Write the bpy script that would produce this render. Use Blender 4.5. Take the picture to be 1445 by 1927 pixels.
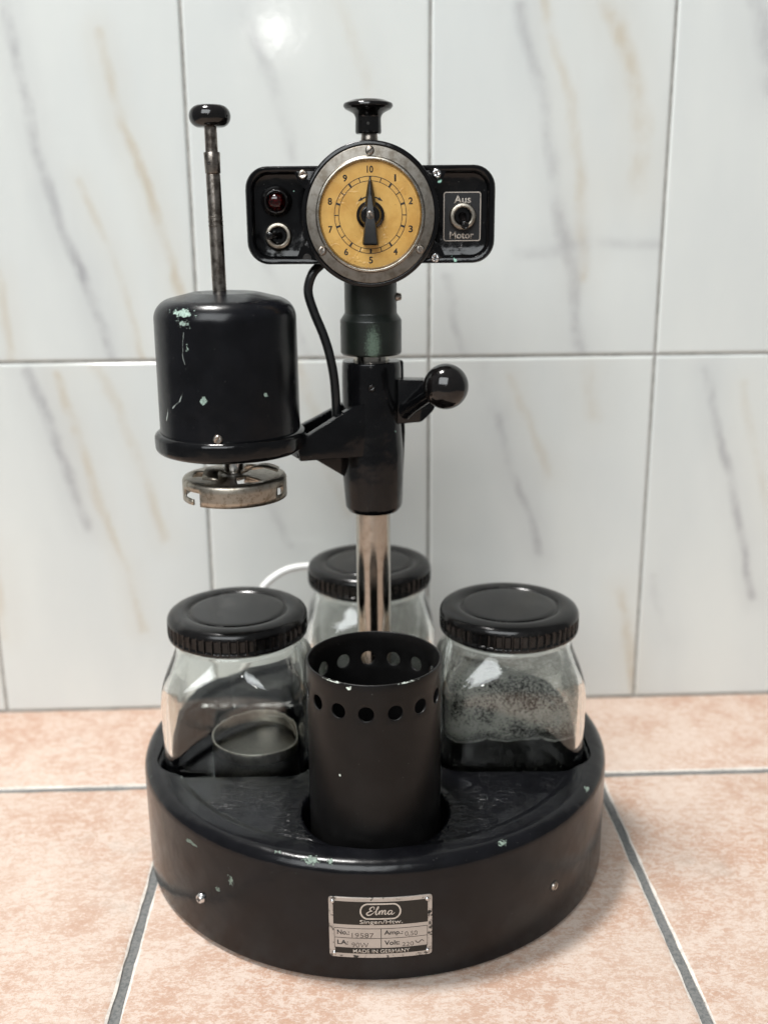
import bpy, bmesh, math, random
from mathutils import Vector, Matrix
from math import sin, cos, pi, radians

random.seed(7)
S = 0.01                                   # everything below is written in centimetres
scene = bpy.context.scene
for o in list(bpy.data.objects):
    bpy.data.objects.remove(o, do_unlink=True)
COL = scene.collection

# ------------------------------------------------------------------ camera
CAM_PITCH, CAM_ROLL, CAM_F = radians(15.86), radians(0.45), 1964.0 / 1927.0
cam_d = bpy.data.cameras.new('camera')
cam_d.sensor_fit = 'VERTICAL'
cam_d.sensor_height = 24.0
cam_d.sensor_width = 24.0 * 1445 / 1927
cam_d.lens = 24.0 * CAM_F
cam_d.clip_start, cam_d.clip_end = 0.02, 30.0
cam_d.dof.use_dof = True
cam_d.dof.focus_distance = 0.485
cam_d.dof.aperture_fstop = 4.2
cam = bpy.data.objects.new('camera', cam_d)
COL.objects.link(cam)
scene.camera = cam
_F = Vector((0, cos(CAM_PITCH), -sin(CAM_PITCH)))
_R0, _U0 = Vector((1, 0, 0)), Vector((0, sin(CAM_PITCH), cos(CAM_PITCH)))
_R = _R0 * cos(CAM_ROLL) - _U0 * sin(CAM_ROLL)
_U = _R0 * sin(CAM_ROLL) + _U0 * cos(CAM_ROLL)
cam.matrix_world = Matrix(((_R.x, _U.x, -_F.x, 0), (_R.y, _U.y, -_F.y, 0),
                           (_R.z, _U.z, -_F.z, 35 * S), (0, 0, 0, 1)))

# ------------------------------------------------------------------ light of the room
world = bpy.data.worlds.new('World')
scene.world = world
world.use_nodes = True
wbg = world.node_tree.nodes['Background']
wbg.inputs[0].default_value = (0.88, 0.91, 0.93, 1)
wbg.inputs[1].default_value = 0.19

def area(name, loc, target, size, power, color, size_y=None):
    d = bpy.data.lights.new(name, 'AREA')
    d.energy, d.color, d.size = power, color, size
    if size_y:
        d.shape, d.size_y = 'RECTANGLE', size_y
    o = bpy.data.objects.new(name, d)
    COL.objects.link(o)
    o.location = loc
    o.rotation_euler = (Vector(target) - Vector(loc)).to_track_quat('-Z', 'Y').to_euler()
    return o

area('ceiling_lamp', (-0.42, 0.55, 1.8), (0, 0.5, 0.1), 0.26, 39, (1.0, 0.975, 0.945))
area('room_window', (-0.7, -1.7, 2.0), (0, 0.6, 0.25), 2.2, 77, (0.95, 0.985, 1.0), 1.8)
area('wall_lamp', (-0.113, -1.55, 0.812), (0, 0.6, 0.3), 0.035, 0.45, (1.0, 0.98, 0.95))

scene.view_settings.view_transform = 'Standard'
scene.view_settings.look = 'None'
scene.view_settings.exposure = 0.14
scene.view_settings.gamma = 1.0
scene.view_settings.use_curve_mapping = False
scene.render.engine = 'CYCLES'
cy = scene.cycles
cy.max_bounces, cy.transmission_bounces, cy.glossy_bounces, cy.transparent_max_bounces = 10, 10, 4, 10
cy.diffuse_bounces = 3
cy.use_adaptive_sampling = True
cy.adaptive_threshold = 0.03
cy.caustics_refractive = True
cy.caustics_reflective = True
cy.blur_glossy = 0.5
cy.sample_clamp_indirect = 6.0
cy.use_denoising = True

# ------------------------------------------------------------------ node helpers
def new_mat(name):
    m = bpy.data.materials.new(name)
    m.use_nodes = True
    nt = m.node_tree
    for n in list(nt.nodes):
        nt.nodes.remove(n)
    out = nt.nodes.new('ShaderNodeOutputMaterial')
    p = nt.nodes.new('ShaderNodeBsdfPrincipled')
    nt.links.new(p.outputs[0], out.inputs[0])
    return m, nt, p, out

def val(nt, sock, v):
    if hasattr(v, 'node'):
        nt.links.new(v, sock)
    else:
        sock.default_value = v

def math_n(nt, op, a, b=None, c=None, clamp=False):
    n = nt.nodes.new('ShaderNodeMath')
    n.operation, n.use_clamp = op, clamp
    val(nt, n.inputs[0], a)
    if b is not None: val(nt, n.inputs[1], b)
    if c is not None: val(nt, n.inputs[2], c)
    return n.outputs[0]

def vmath(nt, op, a, b=None, out=0):
    n = nt.nodes.new('ShaderNodeVectorMath')
    n.operation = op
    val(nt, n.inputs[0], a)
    if b is not None:
        if op == 'SCALE': val(nt, n.inputs[3], b)
        else: val(nt, n.inputs[1], b)
    return n.outputs[out]

def coords(nt, obj=None):
    t = nt.nodes.new('ShaderNodeTexCoord')
    if obj: t.object = obj
    return vmath(nt, 'SCALE', t.outputs['Object'], 100.0)      # centimetres

def noise(nt, vec, scale, detail=4, rough=0.55, dist=0.0, color=False):
    n = nt.nodes.new('ShaderNodeTexNoise')
    nt.links.new(vec, n.inputs['Vector'])
    n.inputs['Scale'].default_value = scale
    n.inputs['Detail'].default_value = detail
    n.inputs['Roughness'].default_value = rough
    n.inputs['Distortion'].default_value = dist
    return n.outputs[1 if color else 0]

def smooth(nt, v, a, b, lo=0.0, hi=1.0):
    n = nt.nodes.new('ShaderNodeMapRange')
    n.interpolation_type = 'SMOOTHSTEP'
    nt.links.new(v, n.inputs[0])
    n.inputs[1].default_value, n.inputs[2].default_value = a, b
    n.inputs[3].default_value, n.inputs[4].default_value = lo, hi
    return n.outputs[0]

def mixc(nt, fac, a, b):
    n = nt.nodes.new('ShaderNodeMix')
    n.data_type = 'RGBA'
    val(nt, n.inputs[0], fac)
    for s, v in ((n.inputs[6], a), (n.inputs[7], b)):
        if hasattr(v, 'node'): nt.links.new(v, s)
        else: s.default_value = (*v, 1)
    return n.outputs[2]

def bump(nt, h, strength, dist, prev=None):
    n = nt.nodes.new('ShaderNodeBump')
    n.inputs['Strength'].default_value = strength
    n.inputs['Distance'].default_value = dist * S
    nt.links.new(h, n.inputs['Height'])
    if prev is not None: nt.links.new(prev, n.inputs['Normal'])
    return n.outputs[0]

def sepz(nt, c):
    n = nt.nodes.new('ShaderNodeSeparateXYZ')
    nt.links.new(c, n.inputs[0])
    return n.outputs[2]

def seg_dist(nt, p, a, b):
    a, b = Vector(a), Vector(b)
    ba = b - a
    pa = vmath(nt, 'SUBTRACT', p, tuple(a))
    h = math_n(nt, 'MULTIPLY', vmath(nt, 'DOT_PRODUCT', pa, tuple(ba), 1), 1.0 / max(ba.length_squared, 1e-9), clamp=True)
    n = nt.nodes.new('ShaderNodeVectorMath')
    n.operation = 'SCALE'
    n.inputs[0].default_value = tuple(ba)
    nt.links.new(h, n.inputs[3])
    return vmath(nt, 'DISTANCE', pa, n.outputs[0], 1)

def poly_dist(nt, p, pts):
    d = None
    for a, b in zip(pts, pts[1:]):
        s = seg_dist(nt, p, a, b)
        d = s if d is None else math_n(nt, 'MINIMUM', d, s)
    return d

# ------------------------------------------------------------------ materials
def enamel(name, chips=(), scratches=(), base=(0.0035, 0.0036, 0.0042), rough=0.22, ripple=0.35, ripple_scale=1.2,
           chip_col=(0.22, 0.38, 0.31), rub=None, wrinkle=False, spec=0.30, grain=0.06):
    """aged black enamel; chips = [(centre, radii, noise scale, threshold)] show the green undercoat"""
    m, nt, p, out = new_mat(name)
    c = coords(nt)
    col = mixc(nt, smooth(nt, noise(nt, c, 0.7, 4), 0.35, 0.7), base, tuple(v * 1.6 + 0.0005 for v in base))
    r = math_n(nt, 'MULTIPLY_ADD', noise(nt, c, 1.3, 5, 0.65), 0.20, rough - 0.10)
    mask = None
    warp = vmath(nt, 'ADD', c, vmath(nt, 'SCALE', vmath(nt, 'SUBTRACT', noise(nt, c, 2.5, 3, color=True), (.5, .5, .5)), 0.12))
    for cen, rad, sc, th in chips:
        q = vmath(nt, 'DIVIDE', vmath(nt, 'SUBTRACT', c, cen), rad)
        d = vmath(nt, 'LENGTH', q, out=1)
        k = math_n(nt, 'SUBTRACT', math_n(nt, 'MULTIPLY_ADD', noise(nt, c, sc, 6, 0.75), 2.6, -1.3), math_n(nt, 'ADD', d, (th - 0.62) * 2.0 - 0.42))
        k = smooth(nt, k, 0.0, 0.03)
        mask = k if mask is None else math_n(nt, 'MAXIMUM', mask, k)
    # tiny stray specks of bare primer
    v = nt.nodes.new('ShaderNodeTexVoronoi')
    nt.links.new(c, v.inputs['Vector'])
    v.inputs['Scale'].default_value = 1.1
    sp = math_n(nt, 'MULTIPLY', smooth(nt, v.outputs['Distance'], 0.045, 0.03),
                smooth(nt, noise(nt, c, 0.35, 2), 0.56, 0.62))
    v2 = nt.nodes.new('ShaderNodeTexVoronoi')
    nt.links.new(c, v2.inputs['Vector'])
    v2.inputs['Scale'].default_value = 3.2
    dust = math_n(nt, 'MULTIPLY', smooth(nt, v2.outputs['Distance'], 0.075, 0.03), smooth(nt, noise(nt, c, 0.9, 3), 0.50, 0.60, 0.0, 0.30))
    col = mixc(nt, dust, col, (0.30, 0.30, 0.28))
    mask = sp if mask is None else math_n(nt, 'MAXIMUM', mask, sp)
    ccol = mixc(nt, smooth(nt, noise(nt, c, 9, 3), 0.4, 0.65), chip_col, tuple(min(1, v * 1.7) for v in chip_col))
    col = mixc(nt, mask, col, ccol)
    for pts, w, k in scratches:
        d = poly_dist(nt, warp, pts)
        f = math_n(nt, 'MULTIPLY', smooth(nt, d, w, w * 0.4), smooth(nt, noise(nt, c, 3.0, 3), 0.36, 0.52, 0.0, k))
        col = mixc(nt, f, col, (0.32, 0.36, 0.34))
    if rub:                                     # paint worn thin so the green shows through in specks
        cen, rad, th = rub
        q = vmath(nt, 'DIVIDE', vmath(nt, 'SUBTRACT', c, cen), rad)
        d = vmath(nt, 'LENGTH', q, out=1)
        k = math_n(nt, 'ADD', noise(nt, c, 14, 4, 0.8), smooth(nt, d, 0.0, 1.0, 0.22, -0.3))
        col = mixc(nt, smooth(nt, k, th, th + 0.22), col, (0.105, 0.150, 0.115))
    nt.links.new(col, p.inputs['Base Color'])
    val(nt, p.inputs['Roughness'], math_n(nt, 'MAXIMUM', r, math_n(nt, 'MULTIPLY', mask, 0.65)))
    p.inputs['Specular IOR Level'].default_value = spec
    b = bump(nt, noise(nt, c, ripple_scale, 2, 0.4), ripple, 0.12)
    if wrinkle:
        cs = vmath(nt, 'MULTIPLY', c, (0.7, 1.5, 1.0))
        wr = math_n(nt, 'MULTIPLY', noise(nt, cs, 2.4, 3, 0.55, 0.6), math_n(nt, 'MULTIPLY', smooth(nt, noise(nt, c, 0.28, 2), 0.42, 0.6, 0.05, 1.0), smooth(nt, vmath(nt, 'LENGTH', vmath(nt, 'MULTIPLY', c, (1, 1, 0)), out=1), 11.6, 10.8, 0.03, 1.0)))
        b = bump(nt, wr, 0.9, 0.17, b)
    b = bump(nt, noise(nt, c, 14, 2, 0.6), grain, 0.02, b)
    b = bump(nt, math_n(nt, 'SUBTRACT', 1.0, mask), 0.6, 0.02, b)
    nt.links.new(b, p.inputs['Normal'])
    return m

def simple(name, col, rough, metal=0.0, var=0.0, vscale=3.0, bmp=0.0, bscale=12.0, coat=0.0, spec=0.5, col2=None, thr=(0.4, 0.65), rvar=0.15, dusty=False):
    m, nt, p, out = new_mat(name)
    c = coords(nt)
    if dusty:                                   # each copy wears differently
        oi = nt.nodes.new('ShaderNodeObjectInfo')
        cb = nt.nodes.new('ShaderNodeCombineXYZ')
        for i in range(3): nt.links.new(oi.outputs['Random'], cb.inputs[i])
        c = vmath(nt, 'ADD', c, vmath(nt, 'SCALE', cb.outputs[0], 90.0))
    n = noise(nt, c, vscale, 5, 0.65)
    if col2 is None: col2 = tuple(v * (1 - var) for v in col)
    cc = mixc(nt, smooth(nt, n, *thr), col, col2)
    if dusty:
        v = nt.nodes.new('ShaderNodeTexVoronoi')
        nt.links.new(c, v.inputs['Vector'])
        v.inputs['Scale'].default_value = 2.6
        cc = mixc(nt, math_n(nt, 'MULTIPLY', smooth(nt, v.outputs['Distance'], 0.07, 0.03), smooth(nt, noise(nt, c, 0.8, 3), 0.48, 0.58, 0.0, 0.4)), cc, (0.32, 0.31, 0.29))
        cc = mixc(nt, smooth(nt, noise(nt, c, 0.6, 5, 0.7), 0.45, 0.75, 0.0, 0.035), cc, (0.40, 0.39, 0.37))
    nt.links.new(cc, p.inputs['Base Color'])
    val(nt, p.inputs['Roughness'], math_n(nt, 'MULTIPLY_ADD', noise(nt, c, vscale * 2.1, 4), rvar, max(0.02, rough - rvar / 2)))
    p.inputs['Metallic'].default_value = metal
    p.inputs['Coat Weight'].default_value = coat
    p.inputs['Coat Roughness'].default_value = 0.06
    p.inputs['Specular IOR Level'].default_value = spec
    if bmp:
        nt.links.new(bump(nt, noise(nt, c, bscale, 3), bmp, 0.03), p.inputs['Normal'])
    return m

M_bakelite = simple('black_bakelite', (0.004, 0.0035, 0.0035), 0.12, var=-0.5, vscale=2, bmp=0.05, bscale=6, rvar=0.12)
M_lid = simple('lid_bakelite', (0.0036, 0.0034, 0.0034), 0.20, var=-0.6, vscale=1.5, bmp=0.06, bscale=5, rvar=0.20, spec=0.33, dusty=True)
M_satin = simple('satin_black', (0.016, 0.015, 0.0145), 0.42, var=-0.5, vscale=1.2, bmp=0.10, bscale=9, rvar=0.14)
M_matte = simple('matte_black', (0.005, 0.005, 0.006), 0.5, var=-0.4, rvar=0.1)
M_rubber = simple('cable_rubber', (0.006, 0.0065, 0.007), 0.33, var=-0.4, bmp=0.05)
M_pole = simple('worn_chrome', (0.41, 0.385, 0.345), 0.16, 1.0, vscale=2.2, bmp=0.04, col2=(0.31, 0.275, 0.235), thr=(0.45, 0.75), rvar=0.14)
M_nickel = simple('worn_nickel', (0.40, 0.365, 0.31), 0.36, 1.0, vscale=3.5, bmp=0.10, bscale=14, col2=(0.22, 0.185, 0.14), thr=(0.45, 0.7))
M_rod = simple('dark_steel', (0.30, 0.27, 0.24), 0.30, 1.0, vscale=2.5, col2=(0.12, 0.10, 0.085), thr=(0.4, 0.65), bmp=0.06)
M_bezel = simple('dull_aluminium', (0.25, 0.232, 0.205), 0.42, 1.0, vscale=2.0, bmp=0.08, bscale=16, col2=(0.145, 0.125, 0.10), thr=(0.40, 0.68))
M_chrome = simple('bright_steel', (0.72, 0.72, 0.72), 0.18, 1.0, var=0.25, vscale=5)
M_screw = simple('steel_screw', (0.46, 0.43, 0.39), 0.33, 1.0, vscale=6, col2=(0.25, 0.2, 0.16))
M_slot = simple('slot_shadow', (0.02, 0.018, 0.016), 0.6)
M_ink = simple('black_ink', (0.012, 0.011, 0.010), 0.5)
M_cream = simple('cream_print', (0.52, 0.46, 0.40), 0.45, var=0.2, vscale=6)
M_white = simple('white_cable', (0.80, 0.80, 0.78), 0.4, var=0.05)
M_mesh = simple('basket_mesh', (0.22, 0.205, 0.18), 0.42, 1.0, vscale=16, bmp=0.8, bscale=18, col2=(0.10, 0.095, 0.085), thr=(0.42, 0.6))
M_tin = simple('basket_tin', (0.62, 0.58, 0.52), 0.32, 1.0, vscale=1.6, col2=(0.36, 0.33, 0.28), thr=(0.4, 0.7), bmp=0.08)

def glass_mat(name, col=(0.945, 0.965, 0.945), ior=1.5, bmp=0.10, bs=0.8):
    m, nt, p, out = new_mat(name)
    c = coords(nt)
    p.inputs['Base Color'].default_value = (*col, 1)
    p.inputs['Roughness'].default_value = 0.0
    p.inputs['IOR'].default_value = ior
    p.inputs['Transmission Weight'].default_value = 1.0
    nt.links.new(bump(nt, noise(nt, c, bs, 2, 0.4), bmp, 0.10), p.inputs['Normal'])
    return m
M_glass = glass_mat('jar_glass')
M_ruby = glass_mat('ruby_lens', (0.09, 0.003, 0.006), 1.5, 0.02)

# ------------------------------------------------------------------ mesh helpers
def finish(name, bm, mat, parent, loc=(0, 0, 0), rot=(0, 0, 0), smooth_angle=38, recalc=True):
    if recalc: bmesh.ops.recalc_face_normals(bm, faces=bm.faces)
    for v in bm.verts: v.co *= S
    me = bpy.data.meshes.new(name)
    bm.to_mesh(me); bm.free()
    if smooth_angle:
        for pl in me.polygons: pl.use_smooth = True
        me.set_sharp_from_angle(angle=radians(smooth_angle))
    if mat: me.materials.append(mat)
    o = bpy.data.objects.new(name, me)
    COL.objects.link(o)
    if parent: o.parent = parent
    o.location = Vector(loc) * S
    o.rotation_euler = rot
    return o

def empty(name, loc=(0, 0, 0), rz=0.0, label=None, cat=None, group=None, kind=None):
    o = bpy.data.objects.new(name, None)
    COL.objects.link(o)
    o.location = Vector(loc) * S
    o.rotation_euler.z = rz
    return tag(o, label, cat, group, kind)

def tag(o, label=None, cat=None, group=None, kind=None):
    for k, v in (('label', label), ('category', cat), ('group', group), ('kind', kind)):
        if v: o[k] = v
    return o

def fillet(pts, n=6):
    """polyline [(x, y, radius)] -> polyline with rounded corners"""
    res = []
    for i, q in enumerate(pts):
        r = q[2] if len(q) > 2 else 0
        p = Vector(q[:2])
        if r <= 0 or i in (0, len(pts) - 1):
            res.append(p); continue
        a, b = Vector(pts[i - 1][:2]), Vector(pts[i + 1][:2])
        da, db = (a - p), (b - p)
        ua, ub = da.normalized(), db.normalized()
        ang = ua.angle(ub)
        t = min(r / math.tan(ang / 2), da.length * 0.499, db.length * 0.499)
        r2 = t * math.tan(ang / 2)
        cen = p + (ua + ub).normalized() * (r2 / sin(ang / 2))
        s, e = p + ua * t, p + ub * t
        for k in range(n + 1):
            w = (s - cen).normalized().slerp((e - cen).normalized(), k / n) if (s - cen).length > 1e-9 else Vector((0, 0))
            res.append(cen + w * r2)
    return [(v.x, v.y) for v in res]

def lathe_bm(profile, n=64, bm=None, mat=None):
    bm = bm or bmesh.new()
    rings = []
    mw = mat or Matrix.Identity(4)
    for r, z in profile:
        if r < 1e-6: rings.append([bm.verts.new(mw @ Vector((0, 0, z)))])
        else: rings.append([bm.verts.new(mw @ Vector((r * cos(2 * pi * k / n), r * sin(2 * pi * k / n), z))) for k in range(n)])
    for a, b in zip(rings, rings[1:]):
        for k in range(n):
            k2 = (k + 1) % n
            if len(a) == 1 and len(b) == 1: continue
            if len(a) == 1: bm.faces.new((a[0], b[k], b[k2]))
            elif len(b) == 1: bm.faces.new((a[k], a[k2], b[0]))
            else: bm.faces.new((a[k], a[k2], b[k2], b[k]))
    return bm

def lathe(name, profile, mat, parent, loc=(0, 0, 0), rot=(0, 0, 0), n=64, ang=38):
    return finish(name, lathe_bm(profile, n), mat, parent, loc, rot, ang)

def prism_bm(outline, z0, z1, bev=0.0, seg=2, bm=None):
    bm = bm or bmesh.new()
    a = [bm.verts.new((x, y, z0)) for x, y in outline]
    b = [bm.verts.new((x, y, z1)) for x, y in outline]
    n = len(a)
    fa, fb = bm.faces.new(a[::-1]), bm.faces.new(b)
    for k in range(n): bm.faces.new((a[k], a[(k + 1) % n], b[(k + 1) % n], b[k]))
    if bev:
        ed = list(set(fa.edges) | set(fb.edges))
        bmesh.ops.bevel(bm, geom=ed, offset=bev, segments=seg, affect='EDGES', profile=0.5)
    return bm

def rrect(hx, hy, r, n=6, cx=0, cy=0):
    pts = []
    for sx, sy, a0 in ((1, 1, 0), (-1, 1, 90), (-1, -1, 180), (1, -1, 270)):
        for k in range(n + 1):
            a = radians(a0 + 90 * k / n)
            pts.append((cx + sx * (hx - r) + r * cos(a), cy + sy * (hy - r) + r * sin(a)))
    return pts

def tube_bm(pts, rad, n=16, bm=None, closed_ends=True, samples=8):
    """round tube along a Catmull-Rom curve; rad a number or a list"""
    bm = bm or bmesh.new()
    P = [Vector(p) for p in pts]
    R = [rad] * len(P) if not isinstance(rad, (list, tuple)) else list(rad)
    path, rr = [], []
    for i in range(len(P) - 1):
        p0, p1, p2, p3 = P[max(i - 1, 0)], P[i], P[i + 1], P[min(i + 2, len(P) - 1)]
        for k in range(samples):
            t = k / samples
            path.append(0.5 * ((2 * p1) + (p2 - p0) * t + (2 * p0 - 5 * p1 + 4 * p2 - p3) * t * t + (3 * p1 - p0 - 3 * p2 + p3) * t ** 3))
            rr.append(R[i] * (1 - t) + R[i + 1] * t)
    path.append(P[-1]); rr.append(R[-1])
    tang = [(path[min(i + 1, len(path) - 1)] - path[max(i - 1, 0)]).normalized() for i in range(len(path))]
    up = Vector((0, 0, 1)) if abs(tang[0].z) < 0.9 else Vector((0, 1, 0))
    nrm = (up - tang[0] * up.dot(tang[0])).normalized()
    prev = None
    for i, (p, t, r) in enumerate(zip(path, tang, rr)):
        nrm = (nrm - t * nrm.dot(t)).normalized()
        bi = t.cross(nrm)
        ring = [bm.verts.new(p + (nrm * cos(2 * pi * k / n) + bi * sin(2 * pi * k / n)) * r) for k in range(n)]
        if prev:
            for k in range(n): bm.faces.new((prev[k], prev[(k + 1) % n], ring[(k + 1) % n], ring[k]))
        elif closed_ends: bm.faces.new(ring[::-1])
        prev = ring
    if closed_ends: bm.faces.new(prev)
    return bm

def modified(o):
    """apply an object's modifiers to its mesh"""
    dg = bpy.context.evaluated_depsgraph_get()
    dg.update()
    me = bpy.data.meshes.new_from_object(o.evaluated_get(dg))
    o.modifiers.clear()
    o.data = me
    return o

def text_bm(body, x0, x1, y0, y1, bold=0.0, thick=0.01):
    """flat lettering fitted into a box, with a real thickness, in the XY plane"""
    c = bpy.data.curves.new('text', 'FONT')
    c.body, c.size, c.offset, c.resolution_u = body, 1.0, bold, 4
    o = bpy.data.objects.new('text', c)
    COL.objects.link(o)
    dg = bpy.context.evaluated_depsgraph_get()
    dg.update()
    me = bpy.data.meshes.new_from_object(o.evaluated_get(dg))
    bm = bmesh.new()
    bm.from_mesh(me)
    bpy.data.objects.remove(o); bpy.data.curves.remove(c); bpy.data.meshes.remove(me)
    bmesh.ops.remove_doubles(bm, verts=bm.verts, dist=1e-5)
    xs = [v.co.x for v in bm.verts]; ys = [v.co.y for v in bm.verts]
    for v in bm.verts:
        v.co.x = x0 + (v.co.x - min(xs)) / (max(xs) - min(xs)) * (x1 - x0)
        v.co.y = y0 + (v.co.y - min(ys)) / (max(ys) - min(ys)) * (y1 - y0)
        v.co.z = 0
    g = bmesh.ops.extrude_face_region(bm, geom=list(bm.faces))
    for v in g['geom']:
        if isinstance(v, bmesh.types.BMVert): v.co.z += thick
    return bm

def ribbon_bm(strokes, thick=0.01):
    """pen strokes [[(x, y, width)...]] as raised ribbons in the XY plane"""
    bm = bmesh.new()
    for st in strokes:
        P = [Vector((q[0], q[1], q[2])) for q in st]
        pts = []
        for i in range(len(P) - 1):
            p0, p1, p2, p3 = P[max(i - 1, 0)], P[i], P[i + 1], P[min(i + 2, len(P) - 1)]
            for k in range(5):
                t = k / 5
                pts.append(0.5 * ((2 * p1) + (p2 - p0) * t + (2 * p0 - 5 * p1 + 4 * p2 - p3) * t * t + (3 * p1 - p0 - 3 * p2 + p3) * t ** 3))
        pts.append(P[-1])
        rows = []
        for i, p in enumerate(pts):
            d = (pts[min(i + 1, len(pts) - 1)] - pts[max(i - 1, 0)]); d.z = 0
            d.normalize()
            nx, ny, h = -d.y, d.x, p.z / 2
            rows.append([bm.verts.new((p.x + nx * h * s, p.y + ny * h * s, z)) for s, z in ((1, 0), (1, thick), (-1, thick), (-1, 0))])
        for a, b in zip(rows, rows[1:]):
            for k in range(3): bm.faces.new((a[k], a[k + 1], b[k + 1], b[k]))
    return bm

FRONT = (pi / 2, 0, 0)          # XY drawing plane -> faces the viewer (local z points to -Y)

def screw(parent, loc, r, facing=FRONT, slot=20, mat=None, cross=False, name='screw', h=0.12):
    """round head with a real slot cut in it"""
    bm = lathe_bm(fillet([(0, h), (r * 0.75, h * 0.92, r * 0.2), (r, 0.02, 0.01), (r, -0.05)], 3), 24)
    o = finish(name, bm, mat or M_screw, parent, loc, facing, 50)
    cb = bmesh.new()
    for a in ((slot, slot + 90) if cross else (slot,)):
        m = Matrix.Translation((0, 0, h)) @ Matrix.Rotation(radians(a), 4, 'Z') @ Matrix.Diagonal((r * (1.1 if cross else 2.4), r * 0.24, h * 1.0, 1))
        bmesh.ops.create_cube(cb, size=1.0, matrix=m)
    cut = finish('cut', cb, M_slot, parent, loc, facing, 0)
    md = o.modifiers.new('b', 'BOOLEAN'); md.operation = 'DIFFERENCE'; md.object = cut; md.solver = 'EXACT'; md.use_self = True
    modified(o)
    bpy.data.objects.remove(cut, do_unlink=True)
    return o

# ------------------------------------------------------------------ the tiled wall and floor
WALL_ROT = radians(2.1)
WALL_V = 71.48
ca, sa = cos(WALL_ROT), sin(WALL_ROT)

VEINS = [
    ('g', 0.55, 0.55, [(-20.7, 48.0), (-20.3, 44.3), (-19.3, 38.6), (-18.2, 34.0), (-16.5, 29.5), (-15.5, 25.8)]),
    ('o', 0.5, 0.5, [(-14.8, 46.2), (-13.8, 40.5), (-13.0, 38.6), (-12.0, 34.6), (-11.1, 31.2), (-10.5, 29.8)]),
    ('o', 0.4, 0.35, [(-16.9, 37.3), (-15.5, 33.6), (-14.4, 29.9), (-13.6, 25.7)]),
    ('o', 0.5, 0.45, [(-22.9, 31.3), (-22.2, 25.7)]),
    ('g', 0.6, 0.3, [(-5.5, 47.4), (-4.0, 42.4), (-3.2, 38.5)]),
    ('o', 0.7, 0.25, [(0.1, 48.0), (1.7, 44.0), (2.6, 41.1)]),
    ('g', 0.5, 0.25, [(-5.4, 32.9), (-3.1, 27.6), (-2.5, 25.8)]),
    ('g', 0.7, 0.42, [(11.2, 47.3), (13.1, 40.7), (14.1, 36.4), (14.8, 33.4), (16.0, 26.1)]),
    ('o', 0.6, 0.38, [(12.8, 48.0), (14.6, 42.3), (15.8, 36.8), (15.9, 31.0)]),
    ('o', 0.9, 0.5, [(16.9, 48.0), (18.6, 44.5), (19.4, 40.1), (19.3, 36.7)]),
    ('g', 0.6, 0.22, [(11.9, 32.7), (15.8, 33.0), (21.0, 33.2)]),
    ('g', 0.5, 0.35, [(6.8, 31.0), (7.5, 28.2), (8.2, 25.8)]),
    ('g', 0.9, 0.35, [(26.0, 48.6), (27.0, 45.2), (27.8, 42.6)]),
    ('g', 0.6, 0.5, [(-21.3, 25.2), (-19.8, 20.6), (-19.0, 17.5), (-18.2, 14.0)]),
    ('o', 0.5, 0.45, [(-19.4, 24.8), (-17.9, 19.4), (-17.1, 15.2), (-15.6, 11.2), (-15.0, 6.3)]),
    ('o', 0.6, 0.35, [(-16.7, 25.3), (-15.3, 22.0), (-13.6, 15.9), (-12.8, 13.1)]),
    ('o', 0.6, 0.4, [(-24.9, 12.2), (-24.9, 6.1)]),
    ('g', 0.5, 0.45, [(10.6, 21.6), (12.3, 15.8), (13.8, 11.4)]),
    ('g', 0.9, 0.2, [(9.2, 24.9), (10.6, 21.6)]),
    ('o', 0.5, 0.32, [(11.5, 24.4), (13.0, 20.8), (14.3, 17.5)]),
    ('o', 0.9, 0.28, [(16.9, 24.8), (17.3, 21.5)]),
    ('o', 0.6, 0.45, [(19.9, 8.4), (20.9, 3.3), (21.2, 0.3)]),
    ('g', 0.5, 0.45, [(24.8, 24.7), (26.7, 19.5), (28.1, 13.5), (29.7, 7.8)]),
    ('o', 0.5, 0.25, [(27.6, 23.6), (29.6, 16.7), (30.7, 12.7)]),
    ('g', 0.5, 0.2, [(22.2, 9.6), (23.5, 4.5)]),
    ('g', 0.5, 0.25, [(-8.3, 24.8), (-5.7, 17.3), (-4.3, 12.6)]),
    ('o', 0.6, 0.25, [(-3.2, 25.1), (-1.2, 19.1), (-0.1, 14.9)]),
]


M_grout_w = simple('wall_grout', (0.40, 0.39, 0.365), 0.8, var=0.3, vscale=1.5)
M_grout_f = simple('floor_grout', (0.15, 0.15, 0.145), 0.85, vscale=5, col2=(0.085, 0.09, 0.09), bmp=0.5, bscale=9)

# wall: a grout sheet with every tile a piece of its own (wall local: x along the wall, y into it, z up)
bm = bmesh.new()
bmesh.ops.create_cube(bm, size=1.0, matrix=Matrix.Translation((5, 0.68, 32)) @ Matrix.Diagonal((190, 2.0, 68, 1)))
wall = finish('wall', bm, M_grout_w, None, (-sa * WALL_V, ca * WALL_V, 0), (0, 0, WALL_ROT), 0)
tag(wall, 'wall of glossy white marbled tiles with grey and ochre veins behind the machine', None, None, 'structure')

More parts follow.
